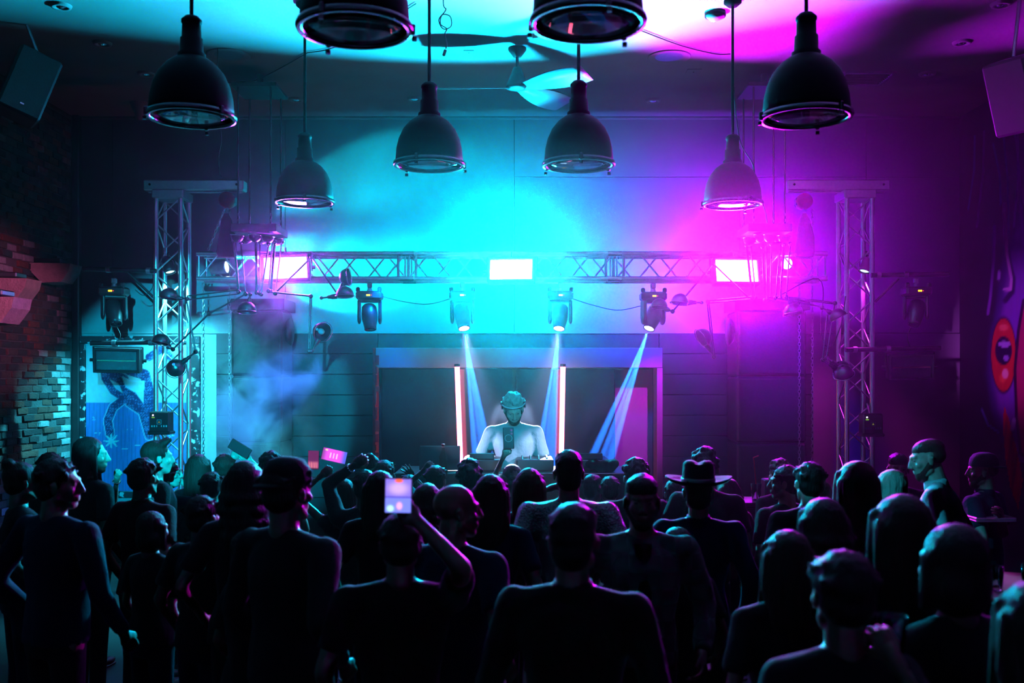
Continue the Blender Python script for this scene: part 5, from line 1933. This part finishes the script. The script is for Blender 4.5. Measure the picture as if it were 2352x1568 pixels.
# ================================================================== STAGE, BOOTH, DJ, PROPS
RISER = pm('black_riser_felt', (0.02, 0.02, 0.022), .8, 0, 20, .3, .1)
rz_ = thing('stage_riser', 'low black platform under the DJ booth', 'platform', (0, 9.25, 0))
for k in range(4):
    MB().box((-1.5 + k * 1.0, 9.25, .25), (.99, 3.2, .06), None, .006).build('deck_panel', RISER, rz_)
MB().box((0, 9.25, .11), (3.9, 3.1, .22), None, .004).build('skirt', RISER, rz_)
ZR = .28
Yb0 = 7.88
tz = P(0, 1086, Yb0).z
bxa, bxb = P(905, 0, Yb0).x, P(1448, 0, Yb0).x
bt = thing('booth_table', 'long black-clothed table the DJ stands behind', 'table', ((bxa + bxb) / 2, Yb0 + .3, ZR))
MB().box(((bxa + bxb) / 2, Yb0 + .3, tz - .02), (bxb - bxa, .62, .04), None, .006).build('tabletop', BLACKP, bt)
cl_ = MB()
n = 60
vs, fs = [], []
for i in range(n + 1):
    x = bxa + (bxb - bxa) * i / n
    for zq in (0, 1):
        vs.append((x, Yb0 - .012 + .018 * math.sin(i * 1.3) * (1 if zq == 0 else .2), ZR + .01 if zq == 0 else tz - .03))
for i in range(n):
    fs.append((i * 2, i * 2 + 2, i * 2 + 3, i * 2 + 1))
cl_.add(vs, fs).build('skirt_cloth', RISER, bt)
for sx in (bxa + .04, bxb - .04):
    for sy in (Yb0 + .05, Yb0 + .56):
        MB().cone((sx, sy, ZR), (sx, sy, tz - .04), .02, .02, 8).build('leg', BLACK, bt)


def deck(px, lab, grp):
    x = P(px, 0, Yb0 + .3).x
    t = thing('media_player', lab, 'deck', (x, Yb0 + .3, tz), grp)
    c = Vector((x, Yb0 + .3, tz + .05))
    MB().box(c, (.31, .38, .09), None, .008).build('case', BLACKP, t)
    MB().lathe([(.0, .062), (.09, .062), (.1, .055), (.103, .046)], 32, Matrix.Translation(c)).build('jog_wheel', STEEL, t)
    MB().box(c + Vector((0, -.15, .065)), (.2, .06, .05), Matrix.Rotation(-.3, 3, 'X'), .004).build('screen_hood', BLACKP, t)
    for k in range(3):
        MB().cone(c + Vector((-.12, .06 + k * .05, .045)), c + Vector((-.12, .06 + k * .05, .053)), .013, .013, 10).build('button', em('button_blue_white', (.45, .6, 1), 7), t)


deck(1108, 'left media player on the booth with bright blue-white buttons', 'media players')
deck(1352, 'right media player on the booth near the right red tube', 'media players')
mx_ = thing('dj_mixer', 'black mixer between the two media players', 'mixer', (P(1228, 0, Yb0 + .3).x, Yb0 + .3, tz))
c = Vector((P(1228, 0, Yb0 + .3).x, Yb0 + .3, tz + .05))
MB().box(c, (.3, .36, .09), None, .008).build('case', BLACKP, mx_)
for i in range(4):
    for j in range(4):
        MB().cone(c + Vector((-.1 + i * .066, -.12 + j * .06, .045)), c + Vector((-.1 + i * .066, -.12 + j * .06, .062)), .010, .008, 10).build('knob', STEEL, mx_)
    MB().box(c + Vector((-.1 + i * .066, .14, .05)), (.014, .025, .016), None, .003).build('fader', WHITEP, mx_)
lp = thing('laptop', 'open dark laptop on the booth left of the DJ', 'laptop', (P(1010, 0, 8.1).x, 8.2, tz))
c = Vector((P(1010, 0, 8.1).x, 8.2, tz))
MB().box(c + Vector((0, .06, .008)), (.33, .23, .016), None, .004).build('keyboard_base', BLACKP, lp)
MB().box(c + Vector((0, -.09, .10)), (.33, .010, .2), Matrix.Rotation(-.25, 3, 'X'), .004).build('lid', BLACKP, lp)
cx_ = P(1382, 1098, Yb0 + .1)
tw = MB()
for k in range(9):
    r_ = random.Random(k)
    tw.ell((cx_.x + (k - 4) * .024, Yb0 + .12 + r_.uniform(-.03, .03), tz + .03 + r_.uniform(0, .035)), (.045, .06, .04), None, 12, 8)
tw = remesh(tw, .008, 2)
single(tw, 'folded_towel', CW, 'crumpled bright white towel on the right end of the booth', 'towel')
bo = thing('bottle', 'red-lit bottle standing on the booth left of the left red tube', 'bottle', (P(1018, 0, 8.0).x, 8.0, tz))
MB().lathe([(0, 0), (.03, 0), (.032, .01), (.032, .12), (.014, .17), (.012, .2), (.014, .205), (0, .207)], 18, Matrix.Translation((P(1018, 0, 8.0).x, 8.0, tz))).build('glass_body', glass('amber_glass', (.8, .5, .4), .05), bo)
MB().lathe([(0, .205), (.014, .205), (.014, .222), (0, .222)], 12, Matrix.Translation((P(1018, 0, 8.0).x, 8.0, tz))).build('cap', REDP, bo)


def dj_extra(root, part, hxf, arms, s):
    hp = MB()
    A = Matrix.Rotation(.12, 3, 'X')
    pts = [Vector((0, -.012, .062)) + A @ Vector((math.cos(a) * .097, math.sin(a) * .112, 0)) for a in [2 * PI * i / 32 for i in range(32)]]
    hp.sweep(pts, .006, 8, True)
    part(hxf(hp), 'headphone_band', WHITEP)
    ec = MB().cone((-.105, -.01, .045), (-.085, -.01, .045), .034, .034, 18)
    ec.cone((.105, -.01, .045), (.085, -.01, .045), .034, .034, 18)
    part(hxf(ec), 'ear_cups', BLACKP)
    for sd, S, El, Wp in arms:
        if sd < 0:
            ax = (Wp - El).normalized()
            part(MB().ring(Wp - ax * .02, ax, .031, .008, 20, 8), 'bracelet', WHITEP)


Ydj = 8.42
hd = CAM_H - (908 - HOR) * Ydj / F_PX - ZR
person('bearded DJ behind the booth with headphones round the head, looking down', P(1180, 0, Ydj).x, Ydj, hd + .03, PI, hair='curly', hm=HA, skin=0, top=cloth('pale_teal_tshirt', (.30, .36, .38)), sleeves='short',
       z0=ZR, head=(.06, -.42, .06), lean=.10, fine=True, beard=HM, eyes=True, wide=1.0, handkind=('claw', 'claw'), seed=99,
       L=(P(1214, 1062, 8.18), (-.45, -.6, -.5)), R=(P(1130, 1062, 8.18), (.45, -.6, -.5)), extra=dj_extra)

# ------------------------------------------------------------------ phones
def attr_em(name, strength):
    m = bpy.data.materials.new(name)
    m.use_nodes = True
    nt = m.node_tree
    b = nt.nodes['Principled BSDF']
    at = nt.nodes.new('ShaderNodeAttribute')
    at.attribute_name = 'paint'
    nt.links.new(at.outputs['Color'], b.inputs['Emission Color'])
    b.inputs['Base Color'].default_value = (0.01, 0.01, 0.01, 1)
    b.inputs['Emission Strength'].default_value = strength
    b.inputs['Roughness'].default_value = .1
    return m


def phone(c, label, roll=0.0, yaw=0.0, pitch=0.0, w=.075, h=.155, fn=None, strength=1.0, screen_cam=True, ring=False, case=BLACKP):
    c = Vector(c)
    R = Matrix.Rotation(yaw, 3, 'Z') @ Matrix.Rotation(pitch, 3, 'X') @ Matrix.Rotation(roll, 3, 'Y')
    t = thing('phone', label, 'phone', c, 'raised phones')
    MB().box(c, (w, .009, h), R, .004).build('case', case, t)
    sgn = -1 if screen_cam else 1
    n = R @ Vector((0, sgn, 0))
    if fn is not None:
        paint_grid('screen', c + n * .0052 - R @ Vector((w * .47, 0, h * .48)), R @ Vector((1, 0, 0)), R @ Vector((0, 0, 1)), w * .94, h * .96, .0016, fn, t, attr_em('phone_screen_light', strength), True)
    m = MB()
    for k in range(2):
        m = MB()
        p = c - n * .005 + R @ Vector((w * .28, 0, h * .36 - k * .025))
        m.cone(p, p - n * .003, .009, .009, 12)
        m.build('camera_lens', CHROME, t)
    if ring:
        MB().ring(c - n * .0055, n, .026, .0014, 28, 6).build('magnet_ring', WHITEP, t)
    return t


def scr_bright(U, V):
    u, v = U / U.max(), V / V.max()
    c = np.zeros(U.shape + (3,)) + np.array((.22, .16, .75))
    c = blend(c, sm(.95, .2, np.hypot((u - .5) / .6, (v - .72) / .3)), (.55, .35, .95))
    c = blend(c, sm(.03, .01, np.abs(v - .46)) * .9, (.03, .03, .35))
    c = blend(c, sm(.46, .40, v) * .8, (.16, .22, .95))
    c = blend(c, sm(1, .2, np.hypot((u - .2) / .2, (v - .12) / .14)), (.5, .95, 1))
    c = blend(c, sm(1, .3, np.hypot((u - .55) / .16, (v - .2) / .16)), (.95, .4, .8))
    c = blend(c, sm(1, .6, np.hypot((u - .52) / .2, (v - .95) / .07)), (1, .12, .03))
    return c


def scr_pink(U, V):
    u, v = U / U.max(), V / V.max()
    c = np.zeros(U.shape + (3,)) + np.array((.16, .02, .12))
    c = blend(c, sm(.5, .3, v), (.5, .08, .25))
    for k in range(5):
        c = blend(c, (np.abs(u - .15 - k * .17) < .03) * sm(.45, .3, v) * .9, (1, .35, .3))
    c = blend(c, sm(.12, .02, v), (.05, .01, .05))
    return c


def scr_mag(U, V):
    u, v = U / U.max(), V / V.max()
    c = np.zeros(U.shape + (3,)) + np.array((.75, .08, .85))
    c = blend(c, sm(.7, .95, u), (.08, .12, .7))
    c = blend(c, sm(.25, .0, u), (.25, .05, .3))
    for k in range(3):
        c = blend(c, (np.abs(u - .35 - k * .13) < .025) * (v < .7) * (v > .25) * .8, (1, .6, .9))
    c = blend(c, sm(.08, .02, np.hypot(u - .15, v - .85)), (1, .9, .2))
    return c


def ypers(px):
    for a in spec:
        if a[0] == px:
            return a[2]


yp = ypers(920)
phone(P(915, 1138, yp - .14), 'bright blue-violet phone screen held up in front of the near grey-shirted man', roll=.02, w=.098, h=.125, fn=scr_bright, strength=1.5)
yp = ypers(790)
phone(P(720, 1056, yp - .03), 'upright phone with a dim pink picture, left of the pair', roll=.03, w=.075, h=.13, fn=scr_pink, strength=1.0)
yp = ypers(838)
phone(P(768, 1046, yp - .02), 'sideways phone with a magenta picture, right of the pair', roll=PI / 2 + .22, w=.08, h=.16, fn=lambda U, V: scr_mag(V, U.max() - U), strength=1.4)
yp = ypers(548)
phone(P(551, 1030, yp + .05), 'black tilted phone with its dark back to the smoke, held by two hands', roll=PI / 2 + .55, w=.08, h=.17, fn=None)
yp = ypers(1152)
phone(P(1168, 1006, yp + .06), 'upright dark phone with a ring on its back filming the DJ', roll=-.03, w=.08, h=.16, fn=None, ring=True, screen_cam=False)

# ------------------------------------------------------------------ small table with drinks at the right of the stage
yt = 7.75
c = P(1745, 1152, yt)
tb = thing('side_table', 'small high table with a pink-lit pale top right of the stage', 'table', (c.x, yt, 0))
MB().box((c.x, yt, c.z), (.42, .4, .035), None, .008).build('tabletop', WHITEP, tb)
for sx in (-1, 1):
    for sy in (-1, 1):
        MB().cone((c.x + sx * .17, yt + sy * .16, 0), (c.x + sx * .17, yt + sy * .16, c.z - .018), .016, .016, 8).build('leg', BLACK, tb)
zt2 = c.z + .0175
e = P(1733, 0, yt).x
cu = thing('drink_cup', 'clear cup with a bent straw on the small high table', 'cup', (e, yt - .05, zt2))
MB().lathe([(0, 0), (.03, 0), (.042, .13), (.039, .13), (.028, .006), (0, .006)], 20, Matrix.Translation((e, yt - .05, zt2))).build('cup_wall', glass('clear_plastic', (.9, .9, 1), .05), cu)
MB().sweep([(e + .01, yt - .05, zt2 + .01), (e - .015, yt - .05, zt2 + .3), (e - .02, yt - .05, zt2 + .33), (e + .02, yt - .05, zt2 + .345)], .005, 6).build('straw', REDP, cu)
sm_ = thing('desk_speaker', 'small black boxes with a chrome knob stacked on the small high table', 'speaker', (c.x + .1, yt, zt2))
MB().box((c.x + .1, yt + .02, zt2 + .08), (.14, .14, .16), None, .01).build('case', BLACKP, sm_)
MB().cone((c.x + .1, yt - .051, zt2 + .08), (c.x + .1, yt - .064, zt2 + .08), .04, .034, 18).build('cone', STEEL, sm_)
MB().ell((c.x + .1, yt, zt2 + .18), (.03, .03, .025), None, 14, 8).build('knob', CHROME, sm_)

# bar table with glasses at the lower right
yb = 4.6
c = P(2318, 1345, yb)
tb = thing('bar_table', 'bar table with glasses beside the mural at the lower right', 'table', (c.x + .05, yb, 0))
MB().lathe([(0, c.z - .03), (.34, c.z - .03), (.35, c.z - .015), (.34, c.z), (0, c.z)], 36, Matrix.Translation((c.x + .05, yb, 0))).build('tabletop', pm('worn_wood_top', (.18, .11, .07), .35, 0, 10, .3, .1), tb)
MB().cone((c.x + .05, yb, 0.02), (c.x + .05, yb, c.z - .03), .035, .035, 14).build('column', BLACK, tb)
MB().lathe([(0, .03), (.05, .03), (.24, .012), (.25, 0), (0, 0)], 28, Matrix.Translation((c.x + .05, yb, 0))).build('foot', BLACK, tb)
GL = glass('drinking_glass', (.92, .92, 1), .02)
for k, (dx, dy, hh, lab) in enumerate(((-.16, -.1, .11, 'short glass at the left edge of the bar table'), (-.04, -.16, .13, 'tall glass in front on the bar table'), (.06, -.05, .10, 'short glass in the middle of the bar table'))):
    o = MB().lathe([(0, 0), (.028, 0), (.034, hh), (.031, hh), (.026, .01), (0, .01)], 18, Matrix.Translation((c.x + .05 + dx, yb + dy, c.z)))
    single(o, 'drinking_glass', GL, lab, 'glass', 'glasses on the bar table')

# plastic cup in the hand of the near person at the lower right
yc = 2.75
c = P(2050, 1460, yc)
o = thing('plastic_cup', 'clear plastic cup with ice held low at the bottom right', 'cup', (c.x, c.y, c.z - .05))
M_ = Matrix.Translation((c.x, c.y, c.z - .05))
MB().lathe([(0, 0), (.028, 0), (.041, .105), (.043, .107), (.039, .105), (.026, .004), (0, .004)], 22, M_).build('cup_wall', glass('clear_plastic', (.9, .9, 1), .05), o)
for k in range(4):
    MB().box((c.x + .012 * math.cos(k * 1.7), c.y + .012 * math.sin(k * 1.7), c.z - .02 + k * .012), (.018, .018, .018), Euler((k, k * 2, 0)).to_matrix(), .003).build('ice_cube', glass('ice', (.85, .95, 1), .1), o)
# tray in the hands of the man in the cap
yp = ypers(2258)
c = P(2272, 1192, yp - .22)
tr = MB().box(c, (.26, .2, .012), None, .004)
for sx in (-1, 1):
    tr.box(c + Vector((sx * .125, 0, .012)), (.01, .2, .02), None, .003).box(c + Vector((0, sx * .095, .012)), (.26, .01, .02), None, .003)
single(tr, 'serving_tray', STEEL, 'flat serving tray in the hand of the man in the backwards cap', 'tray')
# ================================================================== HAZE
hz = bpy.data.materials.new('stage_haze')
hz.use_nodes = True
nt = hz.node_tree
nt.nodes.remove(nt.nodes['Principled BSDF'])
vs_ = nt.nodes.new('ShaderNodeVolumeScatter')
vs_.inputs['Density'].default_value = HAZE_D
vs_.inputs['Anisotropy'].default_value = HAZE_G
vs_.inputs['Color'].default_value = (1, 1, 1, 1)
v2_ = nt.nodes.new('ShaderNodeVolumeScatter')
v2_.inputs['Density'].default_value = 0.0005
v2_.inputs['Anisotropy'].default_value = 0.1
ad_ = nt.nodes.new('ShaderNodeAddShader')
nt.links.new(vs_.outputs[0], ad_.inputs[0])
nt.links.new(v2_.outputs[0], ad_.inputs[1])
nt.links.new(ad_.outputs[0], nt.nodes['Material Output'].inputs['Volume'])
hz.cycles.homogeneous_volume = True
hb_ = MB()
slab(XL + .01, XR - .01, 5.5, YB - .4, .02, ZC - .01, 0, hb_)
hzo = hb_.build('haze', hz, None, at=(0, 8.2, .02))
hzo['label'] = 'thin theatrical haze filling the room in front of the stage'
hzo['category'] = 'haze'
hzo['kind'] = 'stuff'

# billow of thicker smoke rising beside the left loudspeaker tower
sk = bpy.data.materials.new('smoke_billow')
sk.use_nodes = True
nt = sk.node_tree
nt.nodes.remove(nt.nodes['Principled BSDF'])
tc = nt.nodes.new('ShaderNodeTexCoord')
nz = nt.nodes.new('ShaderNodeTexNoise')
nz.inputs['Scale'].default_value = 2.6
nz.inputs['Detail'].default_value = 6
nz.inputs['Distortion'].default_value = .6
mr = nt.nodes.new('ShaderNodeMapRange')
mr.inputs['From Min'].default_value = .46
mr.inputs['From Max'].default_value = .72
mr.inputs['To Min'].default_value = 0
mr.inputs['To Max'].default_value = SMOKE_D
gr = nt.nodes.new('ShaderNodeTexGradient')
gr.gradient_type = 'SPHERICAL'
mp = nt.nodes.new('ShaderNodeMapping')
mp.inputs['Scale'].default_value = (1.35, 2.2, .62)
mp.inputs['Location'].default_value = (0, 0, 0)
mu = nt.nodes.new('ShaderNodeMath')
mu.operation = 'MULTIPLY'
vs2 = nt.nodes.new('ShaderNodeVolumeScatter')
vs2.inputs['Anisotropy'].default_value = .2
nt.links.new(tc.outputs['Object'], nz.inputs['Vector'])
nt.links.new(tc.outputs['Object'], mp.inputs[0])
nt.links.new(mp.outputs[0], gr.inputs[0])
nt.links.new(nz.outputs['Fac'], mr.inputs[0])
nt.links.new(mr.outputs[0], mu.inputs[0])
nt.links.new(gr.outputs['Fac'], mu.inputs[1])
nt.links.new(mu.outputs[0], vs2.inputs['Density'])
nt.links.new(vs2.outputs[0], nt.nodes['Material Output'].inputs['Volume'])
cs = P(580, 930, 9.75)
so = MB().ell(cs, (.75, .42, 1.55), None, 20, 12).build('smoke', sk, None, at=cs)
so['label'] = 'billow of blue-white stage smoke rising in front of the left loudspeaker tower'
so['category'] = 'smoke'
so['kind'] = 'stuff'
spot('smoke_light', P(850, 735, 10.1), P(575, 930, 9.75), (0.04, 0.2, 1.0), 3500, 38, 0.8, 0.03)
SC.cycles.volume_step_rate = 4.0
SC.cycles.volume_max_steps = 64
